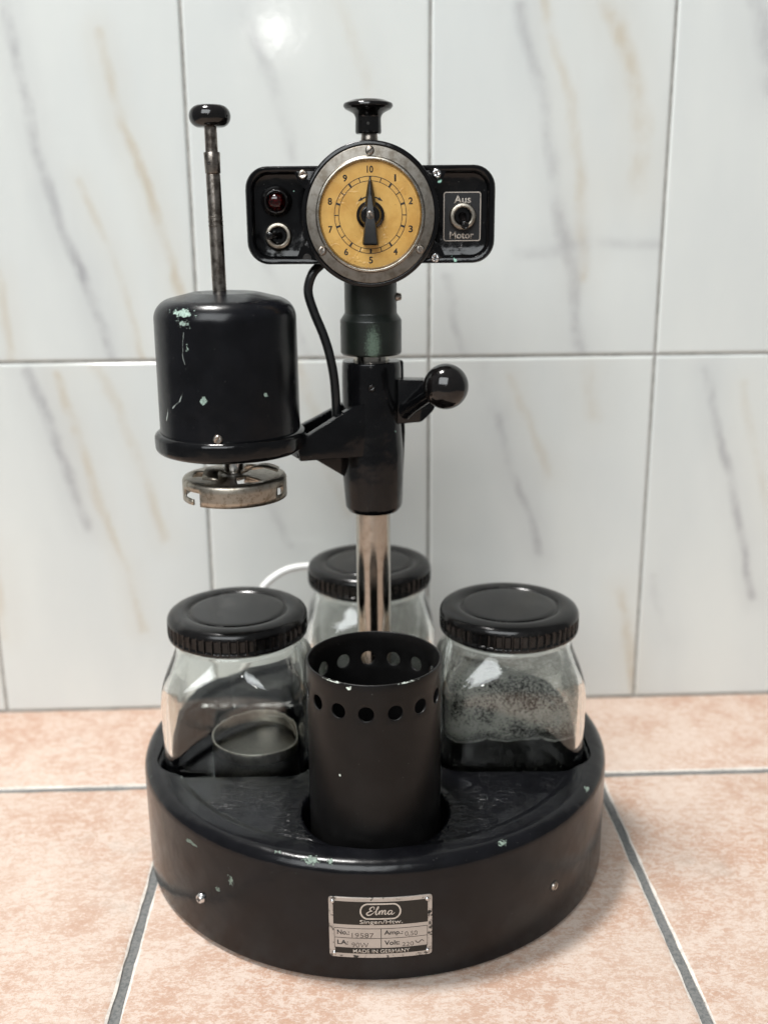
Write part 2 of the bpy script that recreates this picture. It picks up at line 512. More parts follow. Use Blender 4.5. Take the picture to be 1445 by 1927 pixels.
def wall_tile_mat(name, veins, seed):
    m, nt, p, out = new_mat(name)
    c = coords(nt, wall)
    rs = random.Random(seed)
    off = (rs.uniform(-50, 50), rs.uniform(-50, 50), rs.uniform(-50, 50))
    cn = vmath(nt, 'ADD', c, off)
    flat = vmath(nt, 'MULTIPLY', c, (1, 0, 1))
    w1 = vmath(nt, 'SCALE', vmath(nt, 'SUBTRACT', noise(nt, cn, 0.16, 3, 0.5, color=True), (.5, .5, .5)), 1.5)
    w2 = vmath(nt, 'SCALE', vmath(nt, 'SUBTRACT', noise(nt, cn, 0.9, 4, 0.6, color=True), (.5, .5, .5)), 0.40)
    q = vmath(nt, 'MULTIPLY', vmath(nt, 'ADD', flat, vmath(nt, 'ADD', w1, w2)), (1, 0, 1))
    cl = noise(nt, vmath(nt, 'MULTIPLY', cn, (1, 1, 0.35)), 0.14, 4, 0.5)
    col = mixc(nt, smooth(nt, cl, 0.35, 0.7), (0.665, 0.690, 0.668), (0.620, 0.648, 0.636))
    streak = noise(nt, vmath(nt, 'MULTIPLY', vmath(nt, 'ADD', cn, w1), (1.0, 1.0, 0.18)), 0.5, 4, 0.6)
    mod = smooth(nt, noise(nt, cn, 0.35, 3), 0.32, 0.66, 0.15, 1.0)
    for kind, width, k, pts in veins:
        d = poly_dist(nt, q, [(x, 0, z) for x, z in pts])
        f = math_n(nt, 'MULTIPLY', smooth(nt, d, width * 1.1, 0.0, 0.0, k * 0.92), mod)
        halo = smooth(nt, d, width * 4, 0.0, 0.0, k * 0.24)
        f = math_n(nt, 'MULTIPLY', math_n(nt, 'ADD', f, halo), smooth(nt, streak, 0.3, 0.6, 0.65, 1.15))
        col = mixc(nt, f, col, (0.28, 0.275, 0.295) if kind == 'g' else (0.49, 0.415, 0.30))
    nt.links.new(col, p.inputs['Base Color'])
    val(nt, p.inputs['Roughness'], math_n(nt, 'MULTIPLY_ADD', noise(nt, cn, 0.5, 3), 0.08, 0.07))
    p.inputs['Specular IOR Level'].default_value = 0.30
    b = bump(nt, noise(nt, cn, 0.10, 1, 0.3), 0.08, 0.5)
    nt.links.new(bump(nt, noise(nt, cn, 1.6, 2, 0.4), 0.035, 0.1, b), p.inputs['Normal'])
    return m

TW, TZ, GAP = 15.52, 25.68, 0.16
U0 = 5.77
def slab_bm(w, h, t, edge):
    """tile lying in XZ, face towards -Y, with softly pillowed edges"""
    bm = bmesh.new()
    bmesh.ops.create_cube(bm, size=1.0, matrix=Matrix.Translation((w / 2, t / 2, h / 2)) @ Matrix.Diagonal((w, t, h, 1)))
    fr = [f for f in bm.faces if f.calc_center_median().y < t * 0.1]
    bmesh.ops.bevel(bm, geom=list({e for f in fr for e in f.edges}), offset=edge, segments=3, affect='EDGES', profile=0.6)
    return bm

first = None
for row, (z0, z1) in enumerate(((0.10, TZ - GAP / 2), (TZ + GAP / 2, 2 * TZ - GAP / 2))):
    tile_mesh = None
    for k in range(-6, 6):
        u0 = U0 + k * TW + GAP / 2
        vs = [v for v in VEINS if min(p[0] for p in v[3]) > u0 - 3 and max(p[0] for p in v[3]) < u0 + TW + 3
              and (sum(p[1] for p in v[3]) / len(v[3]) > TZ) == bool(row)
              and u0 - 1 < sum(p[0] for p in v[3]) / len(v[3]) < u0 + TW + 1]
        if not vs:            # tiles outside the picture keep the family look
            rs = random.Random(k * 7 + row)
            x = u0 + rs.uniform(2, 8)
            vs = [(rs.choice('go'), 0.5, 0.4, [(x + i * 1.6, z1 - i * 6) for i in range(4)])]
        t = finish('tile', slab_bm(TW - GAP, z1 - z0, 0.55, 0.19), None, wall, (u0, -0.45 + random.uniform(-.012, .012), z0), (0, 0, 0), 0)
        t.data.materials.append(wall_tile_mat('marbled_tile', vs, k * 13 + row * 101 + 5))

# floor
bm = bmesh.new()
bmesh.ops.create_cube(bm, size=1.0, matrix=Matrix.Translation((0, -70, -1.2)) @ Matrix.Diagonal((190, 143, 2.0, 1)))
floor = finish('floor', bm, M_grout_f, None, (-sa * WALL_V, ca * WALL_V, 0), (0, 0, WALL_ROT), 0)
tag(floor, 'floor of rough pink stone tiles with dark grey grout under the machine', None, None, 'structure')

def floor_tile_mat():
    m, nt, p, out = new_mat('pink_stone_tile')
    c = coords(nt, floor)
    oi = nt.nodes.new('ShaderNodeObjectInfo')
    cn = vmath(nt, 'ADD', c, vmath(nt, 'SCALE', oi.outputs['Location'], 340.0))
    big = noise(nt, cn, 0.10, 4, 0.55, 0.5)
    mid = noise(nt, cn, 0.42, 6, 0.62, 0.4)
    fine = noise(nt, vmath(nt, 'MULTIPLY', cn, (0.75, 1.15, 1)), 2.3, 7, 0.74, 0.35)
    grit = noise(nt, cn, 9.0, 4, 0.7)
    tiny = noise(nt, vmath(nt, 'MULTIPLY', cn, (0.8, 1.2, 1)), 6.0, 5, 0.75, 0.3)
    t = math_n(nt, 'ADD', math_n(nt, 'MULTIPLY', big, 0.45), math_n(nt, 'ADD', math_n(nt, 'MULTIPLY', mid, 0.35), math_n(nt, 'MULTIPLY', fine, 0.2)))
    col = mixc(nt, smooth(nt, t, 0.40, 0.60), (0.465, 0.352, 0.283), (0.400, 0.262, 0.192))
    t2 = math_n(nt, 'ADD', math_n(nt, 'MULTIPLY', fine, 0.42), math_n(nt, 'ADD', math_n(nt, 'MULTIPLY', mid, 0.18), math_n(nt, 'MULTIPLY', tiny, 0.40)))
    col = mixc(nt, smooth(nt, t2, 0.540, 0.450, 0.0, 0.56), col, (0.575, 0.500, 0.445))
    col = mixc(nt, smooth(nt, math_n(nt, 'ADD', math_n(nt, 'MULTIPLY_ADD', tiny, 0.5, math_n(nt, 'MULTIPLY', fine, 0.5)), math_n(nt, 'MULTIPLY', big, 0.5)), 0.80, 0.92, 0.0, 0.38), col, (0.40, 0.225, 0.145))
    gr = math_n(nt, 'MULTIPLY', smooth(nt, noise(nt, vmath(nt, 'ADD', cn, (31, 7, 3)), 0.16, 4, 0.6), 0.60, 0.74), smooth(nt, fine, 0.40, 0.55, 0.1, 0.5))
    col = mixc(nt, gr, col, (0.40, 0.365, 0.325))
    col = mixc(nt, smooth(nt, grit, 0.57, 0.68, 0.0, 0.32), col, (0.66, 0.605, 0.555))
    col = mixc(nt, smooth(nt, grit, 0.40, 0.32, 0.0, 0.35), col, (0.36, 0.24, 0.18))
    nt.links.new(col, p.inputs['Base Color'])
    val(nt, p.inputs['Roughness'], math_n(nt, 'MULTIPLY_ADD', fine, 0.4, 0.30))
    p.inputs['Specular IOR Level'].default_value = 0.35
    b = bump(nt, mid, 0.35, 0.10)
    b = bump(nt, math_n(nt, 'ADD', fine, math_n(nt, 'MULTIPLY', tiny, 0.6)), 0.65, 0.07, b)
    nt.links.new(bump(nt, grit, 0.35, 0.03, b), p.inputs['Normal'])
    return m
M_ftile = floor_tile_mat()
M_fedge = simple('tile_edge', (0.62, 0.58, 0.53), 0.7, var=0.25, vscale=4, bmp=0.4)

FP, FG = 26.8, 0.52
def floor_tile(w, d):
    """rough-edged slab: the rim dips and wanders a little"""
    bm = bmesh.new()
    rs = random.Random(int(w * 31 + d * 17))
    nx, ny = max(2, int(w / 0.9)), max(2, int(d / 0.9))
    loop = ([(i / nx * w, 0) for i in range(nx)] + [(w, j / ny * d) for j in range(ny)]
            + [(w - i / nx * w, d) for i in range(nx)] + [(0, d - j / ny * d) for j in range(ny)])
    rings = []
    for inset, z, jit in ((0.0, -0.5, 0.03), (0.0, -0.10, 0.05), (0.10, -0.03, 0.05), (0.32, 0.0, 0.04)):
        ring = []
        for x, y in loop:
            q = Vector((min(max(x, inset), w - inset), min(max(y, inset), d - inset)))
            ring.append(bm.verts.new((q.x + rs.uniform(-jit, jit), q.y + rs.uniform(-jit, jit), z)))
        rings.append(ring)
    n = len(loop)
    for i, (a, b) in enumerate(zip(rings, rings[1:])):
        for k in range(n):
            f = bm.faces.new((a[k], a[(k + 1) % n], b[(k + 1) % n], b[k]))
            f.material_index = 1 if i < 2 else 0
    bm.faces.new(rings[-1])
    return bm
FU0 = 15.81
for j, (v0, v1) in enumerate(((59.97 - WALL_V, -0.22), (59.97 - FP - WALL_V, 59.97 - WALL_V), (59.97 - 2 * FP - WALL_V, 59.97 - FP - WALL_V), (59.97 - 3 * FP - WALL_V, 59.97 - 2 * FP - WALL_V))):
    for k in range(-3, 3):
        x0 = FU0 + k * FP + FG / 2
        t = finish('tile', floor_tile(FP - FG, v1 - v0 - (FG if j else FG * 0.75)), M_ftile, floor, (x0, v0 + FG / 2, random.uniform(-.01, .01)), (0, 0, 0), 35)
        t.data.materials.append(M_fedge)

# ------------------------------------------------------------------ the cleaning machine (local origin: foot of the pole)
MX, MY = -0.6, 54.4
machine = empty('watch_cleaning_machine', (MX, MY, 0), 0.0,
                'black enamelled watch cleaning machine with round base, pole, motor and amber dial', 'machine')

# --- base: dished drum with three square wells and one round well
JAR = {'L': (-7.54, -0.35), 'R': (7.50, 0.0), 'B': (-0.35, 7.75)}
CUP = (0.05, -7.8)
M_base = enamel('base_enamel', chips=[
    ((-9.0, -9.35, 5.35), (0.85, 0.8, 0.24), 5.0, 0.62), ((-2.9, -12.4, 6.35), (0.75, 0.6, 0.28), 5.0, 0.62), ((-2.0, -12.5, 6.35), (0.35, 0.4, 0.2), 5.0, 0.62),
    ((-6.9, -11.0, 4.3), (0.35, 0.4, 0.5), 6.0, 0.62), ((6.1, -11.2, 6.4), (0.4, 0.4, 0.3), 6.0, 0.62),
    ((11.0, -6.4, 6.4), (0.35, 0.5, 0.3), 6.0, 0.62), ((-7.6, -10.5, 3.5), (0.25, 0.3, 0.25), 6, 0.62),
    ((-4.6, -11.9, 6.45), (0.9, 0.5, 0.2), 6.0, 0.70), ((3.0, -12.8, 0.2), (6.0, 1.0, 0.16), 6.0, 0.72)],
    scratches=[([(-10.6, -7.0, 6.2), (-10.2, -5.6, 6.3), (-10.3, -4.4, 6.3)], 0.06, 0.8)],
    rough=0.21, ripple=0.35, ripple_scale=0.8, wrinkle=True, chip_col=(0.12, 0.155, 0.13), base=(0.0028, 0.0029, 0.0038), spec=0.30, grain=0.16)
prof = fillet([(0, 0.12), (12.75, 0.12, 0), (12.97, 0.22, 0.1), (13.0, 6.50, 0.85), (11.6, 6.46, 0.5), (11.15, 6.22, 0.5), (0, 6.22)], 8)
bm = lathe_bm(prof, 160)
base = finish('base', bm, M_base, machine, smooth_angle=40)
def well_cutter(outline_fn, z0, z1):
    """well with a softly rolled mouth"""
    bm = bmesh.new()
    rings = []
    for grow, z in ((-0.12, z0), (0.0, z0 + 0.12), (0.0, z1 - 0.22), (0.03, z1 - 0.12), (0.09, z1 - 0.05), (0.20, z1 + 0.005), (0.30, z1 + 0.6)):
        rings.append([bm.verts.new((x, y, z)) for x, y in outline_fn(grow)])
    n = len(rings[0])
    bm.faces.new(rings[0][::-1]); bm.faces.new(rings[-1])
    for a, b in zip(rings, rings[1:]):
        for k in range(n): bm.faces.new((a[k], a[(k + 1) % n], b[(k + 1) % n], b[k]))
    return bm
cuts = []
for k, (x, y) in JAR.items():
    cuts.append(finish('cut', well_cutter(lambda g, x=x, y=y: rrect(4.13 + g, 4.13 + g, 1.55 + g, 7, x, y), 2.2, 6.22), M_base, machine))
cuts.append(finish('cut', well_cutter(lambda g: [(CUP[0] + (3.66 + g) * cos(2 * pi * k / 72), CUP[1] + (3.66 + g) * sin(2 * pi * k / 72)) for k in range(72)], 3.0, 6.22), M_base, machine))
for c in cuts:
    md = base.modifiers.new('b', 'BOOLEAN'); md.operation = 'DIFFERENCE'; md.object = c; md.solver = 'EXACT'
modified(base)
for c in cuts: bpy.data.objects.remove(c, do_unlink=True)
for pl in base.data.polygons: pl.use_smooth = True
base.data.set_sharp_from_angle(angle=radians(40))
for a in (225, 315, 45, 135):
    lathe('foot', fillet([(0, 0), (0.9, 0, 0.1), (0.9, 0.14), (0, 0.14)], 3), M_rubber, machine, (10.5 * cos(radians(a)), 10.5 * sin(radians(a)), 0), n=24)

def base_at(ang, z, r=13.0):         # ang measured from the front, to the right
    return (r * sin(radians(ang)), -r * cos(radians(ang)), z)
def on_base(ang): return (pi / 2, 0, radians(ang))
screw(base, base_at(-41.5, 2.45, 13.0), 0.27, on_base(-41.5), 15, M_chrome, True, h=0.2)
screw(base, base_at(43.5, 2.75, 12.95), 0.25, on_base(43.5), 60, M_screw, False, h=0.14)
lathe('screw_recess', fillet([(0, 0.02), (0.3, 0.03, 0.02), (0.33, -0.05)], 2), M_slot, base, base_at(43.5, 2.75, 12.98), on_base(43.5), n=24)

# --- nameplate riveted to the drum
PXC, PYC = 708.0, 165.0
def pl(x, y):                        # plate drawing units -> (arc cm, z cm)
    return (x - PXC) / 238.0, 4.78 - (y - PYC) / 680.0 * 3.25
PLATE_ANG = 1.3
def bend(bm, r):
    for v in bm.verts:
        a = v.co.x / 13.0 + radians(PLATE_ANG)
        rr = r + v.co.z
        v.co = Vector((rr * sin(a), -rr * cos(a), v.co.y))
    return bm
def subdiv_x(bm, step=0.25):
    xs = [v.co.x for v in bm.verts]
    x = math.floor(min(xs) / step) * step + step
    while x < max(xs):
        bmesh.ops.bisect_plane(bm, geom=list(bm.verts) + list(bm.edges) + list(bm.faces), plane_co=(x, 0, 0), plane_no=(1, 0, 0))
        x += step
    return bm
def plate_mat(name, col, worn, amount, border=False):
    m, nt, p, out = new_mat(name)
    c = coords(nt)
    n = noise(nt, c, 2.6, 6, 0.7, 0.6)
    if border:                                  # the print has flaked off along the rim of the plate
        sp = nt.nodes.new('ShaderNodeSeparateXYZ')
        nt.links.new(c, sp.inputs[0])
        ex = math_n(nt, 'SUBTRACT', math_n(nt, 'ABSOLUTE', math_n(nt, 'SUBTRACT', sp.outputs[0], 0.3)), 2.12)
        ez = math_n(nt, 'SUBTRACT', math_n(nt, 'ABSOLUTE', math_n(nt, 'SUBTRACT', sp.outputs[2], 3.15)), 1.40)
        n = math_n(nt, 'ADD', n, smooth(nt, math_n(nt, 'MAXIMUM', ex, ez), -0.05, 0.12, -0.10, 0.04))
    cc = mixc(nt, smooth(nt, n, amount, amount + 0.05), col, worn)
    cc = mixc(nt, smooth(nt, noise(nt, c, 1.0, 4), 0.4, 0.7, 0, 0.35), cc, tuple(v * 0.7 for v in col))
    nt.links.new(cc, p.inputs['Base Color'])
    p.inputs['Roughness'].default_value = 0.42
    p.inputs['Metallic'].default_value = 0.25
    nt.links.new(bump(nt, noise(nt, c, 7, 3), 0.2, 0.02), p.inputs['Normal'])
    return m
M_plate = plate_mat('plate_metal', (0.43, 0.385, 0.345), (0.012, 0.013, 0.012), 0.58, True)
M_plate_dark = plate_mat('plate_dark_print', (0.013, 0.012, 0.010), (0.10, 0.09, 0.075), 0.66)
M_plate_ink = simple('plate_ink', (0.02, 0.018, 0.016), 0.5)
M_plate_stamp = simple('stamped_ink', (0.075, 0.06, 0.05), 0.5, var=-0.6, vscale=8)
def plate_box(name, x0, y0, x1, y1, z0, z1, mat, parent, r=0.0):
    a, b = pl(x0, y0), pl(x1, y1)
    hx, hy = abs(b[0] - a[0]) / 2, abs(a[1] - b[1]) / 2
    out = rrect(hx, hy, r, 4, (a[0] + b[0]) / 2, (a[1] + b[1]) / 2) if r else [(a[0], b[1]), (b[0], b[1]), (b[0], a[1]), (a[0], a[1])]
    bm = prism_bm(out, z0, z1, 0.012 if r else 0, 1)
    return finish(name, bend(subdiv_x(bm), 13.0), mat, parent, smooth_angle=30)
nameplate = plate_box('nameplate', 135, 165, 1281, 845, -0.03, 0.055, M_plate, machine, 0.14)
nameplate['label'] = 'worn metal nameplate with black print and hand-stamped numbers'
plate_box('print_panel', 185, 208, 1231, 468, 0.05, 0.060, M_plate_dark, nameplate)
plate_box('print_panel', 200, 738, 1222, 797, 0.05, 0.060, M_plate_dark, nameplate)
for x0, y0, x1, y1 in ((192, 508, 1230, 514), (192, 618, 1230, 624), (192, 731, 1230, 738), (192, 508, 198, 738), (1224, 508, 1230, 738), (708, 508, 716, 738)):
    plate_box('table_line', x0, y0, x1, y1, 0.05, 0.058, M_plate_ink, nameplate)
def plate_text(s, x0, x1, y0, y1, mat, bold=0.0, z=0.052):
    a, b = pl(x0, y1), pl(x1, y0)
    bm = text_bm(s, a[0], b[0], a[1], b[1], bold, 0.012)
    for v in bm.verts: v.co.z += z
    return finish('lettering', bend(bm, 13.0), mat, nameplate, smooth_angle=0)
plate_text('Singen/Htw.', 478, 950, 411, 468, M_cream, 0.008, 0.058)
plate_text('MADE IN GERMANY', 400, 1030, 747, 788, M_cream, 0.006, 0.058)
plate_text('No.:', 225, 360, 532, 584, M_plate_ink, 0.018)
plate_text('LA:', 225, 345, 648, 698, M_plate_ink, 0.018)
plate_text('Amp.:', 745, 952, 532, 594, M_plate_ink, 0.018)
plate_text('Volt:', 748, 915, 648, 699, M_plate_ink, 0.018)
plate_text('19587', 388, 630, 562, 614, M_plate_stamp, -0.008)
plate_text('0,50', 975, 1115, 556, 614, M_plate_stamp, -0.008)
plate_text('90W', 385, 572, 672, 726, M_plate_stamp, -0.008)
plate_text('220', 945, 1072, 678, 722, M_plate_stamp, -0.008)
def plate_strokes(strokes, mat, z=0.058, name='lettering'):
    st = [[(*pl(x, y), w / 238.0) for x, y, w in s] for s in strokes]
    bm = ribbon_bm(st, 0.012)
    for v in bm.verts: v.co.z += z
    return finish(name, bend(bm, 13.0), mat, nameplate, smooth_angle=0)
plate_strokes([[(1090, 668, 9), (1108, 690, 11), (1130, 694, 11), (1150, 676, 10), (1168, 668, 9), (1188, 690, 8)]], M_plate_stamp, 0.052)
# stadium badge round the maker's script name
bm_pts = []
for k in range(13): bm_pts.append((843 + 83 * cos(-pi / 2 + pi * k / 12), 314 + 83 * sin(-pi / 2 + pi * k / 12), 17))
for k in range(13): bm_pts.append((571 + 83 * cos(pi / 2 + pi * k / 12), 314 + 83 * sin(pi / 2 + pi * k / 12), 17))
bm_pts += [(600, 231, 17), (707, 231, 17), bm_pts[0]]
plate_strokes([bm_pts], M_cream, name='badge_ring')
plate_strokes([
    [(634, 290, 7), (640, 268, 9), (620, 262, 10), (592, 282, 13), (600, 302, 11), (618, 308, 8), (592, 312, 10), (558, 334, 14), (566, 354, 13), (600, 350, 11), (632, 326, 7)],
    [(632, 326, 6), (668, 298, 7), (688, 268, 8), (680, 260, 8), (666, 290, 13), (656, 334, 13), (664, 350, 11), (684, 334, 6)],
    [(684, 334, 6), (700, 306, 10), (692, 348, 13)], [(694, 340, 7), (714, 308, 9), (730, 306, 12), (722, 348, 13)], [(724, 340, 7), (744, 308, 9), (762, 306, 12), (754, 342, 13), (768, 346, 8), (786, 330, 6)],
    [(834, 308, 10), (812, 304, 9), (790, 326, 13), (796, 348, 12), (818, 340, 9), (836, 310, 10), (826, 342, 13), (842, 348, 8), (864, 328, 6)]], M_cream)
for x, y in ((180, 210), (1222, 205), (190, 798), (1228, 790)):
    p = pl(x, y)
    a = math.degrees(p[0] / 13.0) + PLATE_ANG
    lathe('rivet', [(0, 0.12), (0.05, 0.11), (0.085, 0.08), (0.105, 0.03), (0.11, -0.02)], M_chrome, nameplate, base_at(a, p[1], 13.05), on_base(a), n=16)

# --- pole
lathe('pole', [(0, 5.0), (0.94, 5.0), (0.94, 34.0), (0, 34.0)], M_pole, machine, n=64)

# --- sleeve on the pole
M_gloss = enamel('gloss_enamel', base=(0.0026, 0.0027, 0.0031), rough=0.14, ripple=0.5, ripple_scale=0.9)
sl = lathe_bm(fillet([(0.96, 27.75), (1.5, 27.75, 0.08), (1.54, 27.4), (1.55, 26.0), (1.53, 24.5), (1.62, 23.0), (1.58, 21.5), (1.46, 19.95, 0.2), (1.3, 19.7, 0.1), (0.96, 19.68)], 4), 64)
for v in sl.verts:
    if v.co.z < 24.2 and v.co.x > 0.5: v.co.x += 0.10 * (24.2 - v.co.z) / 4.5 * (v.co.x / 1.5)
sleeve = finish('sleeve', sl, M_gloss, machine)
# split clamp ears at the back right of the sleeve
ear = prism_bm(fillet([(0, 0), (0.55, 0.05, 0.15), (0.62, 3.9, 0.2), (0.45, 8.0, 0.3), (0, 8.05)], 4), -0.28, 0.28, 0.05)
for v in ear.verts:
    x, y, z = v.co; a = radians(28)
    u = 1.22 + x
    v.co = Vector((u * cos(a) - z * sin(a), u * sin(a) + z * cos(a), 27.72 - y))
finish('clamp_ear', ear, M_gloss, sleeve)
screw(sleeve, (0.02, -1.55, 26.55), 0.2, FRONT, 30, M_bakelite)

# --- arm: two webs joined by a floor plate and a gusset below
ARM = Vector((-7.02, -3.0)); au = ARM.normalized(); av = Vector((-au.y, au.x))
if av.y > 0: av = -av                # av points towards the viewer
def arm_pt(u, v, z): return Vector((au.x * u + av.x * v, au.y * u + av.y * v, z))
def web(outline, v0, v1, bev, name):
    bm = prism_bm(outline, v0, v1, bev, 3)
    for q in bm.verts: q.co = arm_pt(q.co.x, q.co.z, q.co.y)
    return finish(name, bm, M_gloss, machine, smooth_angle=45)
web([(0.7, 25.75), (1.35, 25.7), (4.1, 24.25), (4.6, 23.9), (4.4, 23.05), (0.7, 22.95)], 0.75, 1.25, 0.07, 'arm')
web([(0.7, 25.6), (1.3, 25.5), (4.3, 24.25), (4.3, 23.6), (0.7, 23.3)], -1.05, -0.65, 0.06, 'arm_web')
web([(0.8, 23.5), (4.4, 23.6), (4.4, 23.1), (3.2, 22.85), (1.9, 21.9), (1.2, 21.4), (0.8, 21.2)], -0.55, -0.15, 0.06, 'arm_gusset')
web([(0.6, 23.9), (4.5, 23.9), (4.5, 23.15), (0.6, 23.1)], -0.85, 0.95, 0.05, 'arm_plate')

# --- clamp lug with lever and ball
lug = prism_bm(fillet([(0.9, 26.85), (2.75, 26.78, 0.2), (3.3, 26.2, 0.5), (3.3, 25.3, 0.7), (2.6, 24.62, 0.5), (0.9, 24.45)], 5), -0.35, 0.75, 0.08, 3)
for v in lug.verts: v.co = Vector((v.co.x, v.co.z - 0.35, v.co.y))
finish('clamp_lug', lug, M_gloss, machine, smooth_angle=45)
lever = finish('lever', tube_bm([(1.75, -0.9, 25.2), (2.15, -1.5, 25.6), (3.0, -2.75, 26.4), (3.5, -3.2, 26.75)], [0.42, 0.34, 0.30, 0.30], 20), M_gloss, machine)
bl = bmesh.new()
bmesh.ops.create_uvsphere(bl, u_segments=48, v_segments=32, radius=1.12)
finish('ball_knob', bl, M_bakelite, lever, (3.68, -3.4, 26.9))

# --- motor can, flange, lift rod, shaft, basket holder
MO = (-7.02, -3.0)
M_can = enamel('motor_enamel', chips=[((-1.5, -2.95, 30.78), (1.35, 1.6, 0.34), 3.2, 0.62), ((-1.5, -3.0, 30.3), (1.0, 1.2, 0.6), 6.0, 0.74),
    ((-0.72, -3.36, 26.75), (0.36, 0.8, 0.36), 1.6, 0.58), ((2.15, -2.68, 26.95), (0.22, 0.6, 0.22), 2.0, 0.60), ((-1.35, -3.15, 29.2), (0.16, 0.6, 0.35), 6, 0.66)],
    scratches=[([(-1.6, -3.0, 27.3), (-1.9, -2.85, 26.7), (-2.3, -2.55, 26.3)], 0.05, 0.9), ([(-2.6, -2.25, 26.2), (-2.72, -2.1, 25.6)], 0.055, 1.0),
               ([(-1.5, -3.1, 29.9), (-1.62, -3.05, 28.9), (-1.5, -3.1, 28.2)], 0.035, 0.5)],
    base=(0.0026, 0.0028, 0.0038), rough=0.24, grain=0.12, ripple=0.25, ripple_scale=0.7, chip_col=(0.20, 0.27, 0.235))
can = lathe('motor_housing', fillet([(3.47, 24.2), (3.46, 25.2), (3.43, 31.05, 1.0), (1.6, 31.5, 1.2), (0, 31.6)], 10), M_can, machine, (MO[0], MO[1], 0), n=96)
screw(can, (-0.12, -3.46, 24.95), 0.24, FRONT, 60)
lathe('motor_flange', fillet([(0, 23.7), (3.2, 23.7, 0.1), (3.74, 23.85, 0.35), (3.76, 24.75, 0.4), (3.3, 24.85, 0.1), (3.3, 24.2), (0, 24.2)], 6), M_gloss, machine, (MO[0], MO[1], 0), n=96)
rod = lathe('lift_rod', fillet([(0.34, 30.5), (0.34, 36.9, 0.02), (0.30, 36.95), (0.29, 39.2), (0, 39.2)], 2), M_rod, machine, (MO[0], MO[1], 0), (0, radians(-0.4), 0), n=20)
lathe('collar', fillet([(0.26, 36.95), (0.36, 36.95, 0.02), (0.38, 37.9, 0.03), (0.26, 37.9)], 2), M_rod, rod, n=28)
screw(rod, (-0.12, -0.35, 37.4), 0.08, FRONT, 0, M_slot, h=0.03)
for z in (34.55, 34.75, 34.95):
    lathe('groove_ring', [(0.33, z), (0.36, z + .02), (0.36, z + .06), (0.33, z + .08)], M_rod, rod, n=20)
lathe('knob', [(0, 38.98), (0.45, 38.98)] + [(0.50 + 0.46 * cos(radians(t)), 39.47 + 0.49 * sin(radians(t))) for t in range(-90, 100, 10)] + [(0.25, 39.93), (0, 39.91)], M_bakelite, rod, n=48)
lathe('drive_shaft', fillet([(0, 24.0), (0.72, 24.0), (0.72, 23.5, 0.05), (0.56, 23.45), (0.56, 22.75), (0.48, 22.7), (0.48, 22.2), (0, 22.2)], 2), M_chrome, machine, (MO[0] + 0.05, MO[1], 0), n=28)

HR = 2.62
bm = bmesh.new()
NSEG = 96
slots = [(-164, -136, -148), (-42, -31, 0), (60, 88, 76)]
zs = [21.35, 21.62, 21.82, 22.02, 22.28]
grid = [[bm.verts.new((HR * cos(2 * pi * k / NSEG), HR * sin(2 * pi * k / NSEG), z)) for k in range(NSEG)] for z in zs]
for zi in range(len(zs) - 1):
    for k in range(NSEG):
        a = (360 * (k + 0.5) / NSEG + 180) % 360 - 180
        skip = False
        for s0, s1, sm in slots:
            if s0 <= a <= s1 and (zi in (1, 2) or (zi == 0 and a > sm)): skip = True
        if not skip: bm.faces.new((grid[zi][k], grid[zi][(k + 1) % NSEG], grid[zi + 1][(k + 1) % NSEG], grid[zi + 1][k]))
# top plate: rounded shoulder, ring and three spokes leaving windows
radii = [(2.56, 22.40), (2.40, 22.45), (2.1, 22.46), (1.7, 22.47), (1.3, 22.48), (0.9, 22.5), (0.4, 22.5)]
prev = grid[-1]
for ri, (r, z) in enumerate(radii):
    ringv = [bm.verts.new((r * cos(2 * pi * k / NSEG), r * sin(2 * pi * k / NSEG), z)) for k in range(NSEG)]
    for k in range(NSEG):
        a = (360 * (k + 0.5) / NSEG) % 120
        if ri in (3, 4, 5) and 30 < a < 66: continue
        bm.faces.new((prev[k], prev[(k + 1) % NSEG], ringv[(k + 1) % NSEG], ringv[k]))
    prev = ringv
holder = finish('basket_holder', bm, M_nickel, machine, (MO[0] + 0.07, MO[1], 0), (0, 0, radians(12)), 50)
md = holder.modifiers.new('s', 'SOLIDIFY'); md.thickness = 0.11 * S; md.offset = -1
modified(holder)
for a in (205, 318, 85):
    bm = bmesh.new()
    rows = []
    for t in range(11):
        f = t / 10
        r = 0.5 + 1.75 * f
        aa = radians(a + 30 * f)
        z = 22.60 + 0.42 * sin(pi * min(1, f * 0.92))
        w = 0.36 + 0.10 * f
        d = Vector((cos(aa), sin(aa))); nrm = Vector((-d.y, d.x))
        rows.append([bm.verts.new((d.x * r + nrm.x * w * s, d.y * r + nrm.y * w * s, z)) for s in (-1, 0, 1)])
    for p, q in zip(rows, rows[1:]):
        for k in range(2): bm.faces.new((p[k], p[k + 1], q[k + 1], q[k]))
    o = finish('spring_leaf', bm, M_nickel, holder, smooth_angle=60)
    md = o.modifiers.new('s', 'SOLIDIFY'); md.thickness = 0.06 * S
    modified(o)

# --- neck under the control box
M_neck = enamel('neck_enamel', base=(0.0066, 0.0090, 0.0072), rough=0.34, ripple=0.15, spec=0.45, rub=((0.12, -1.6, 28.7), (0.95, 1.5, 2.4), 0.50))
neck = lathe('neck', fillet([(0.96, 28.1), (1.5, 28.1, 0.06), (1.58, 28.2), (1.58, 29.85, 0.12), (1.34, 30.2, 0.1), (1.34, 33.5), (0, 33.5)], 4), M_neck, machine, n=64)
screw(neck, (1.34, -0.1, 31.0), 0.22, (pi / 2, 0, pi / 2), 20, M_screw, h=0.25)

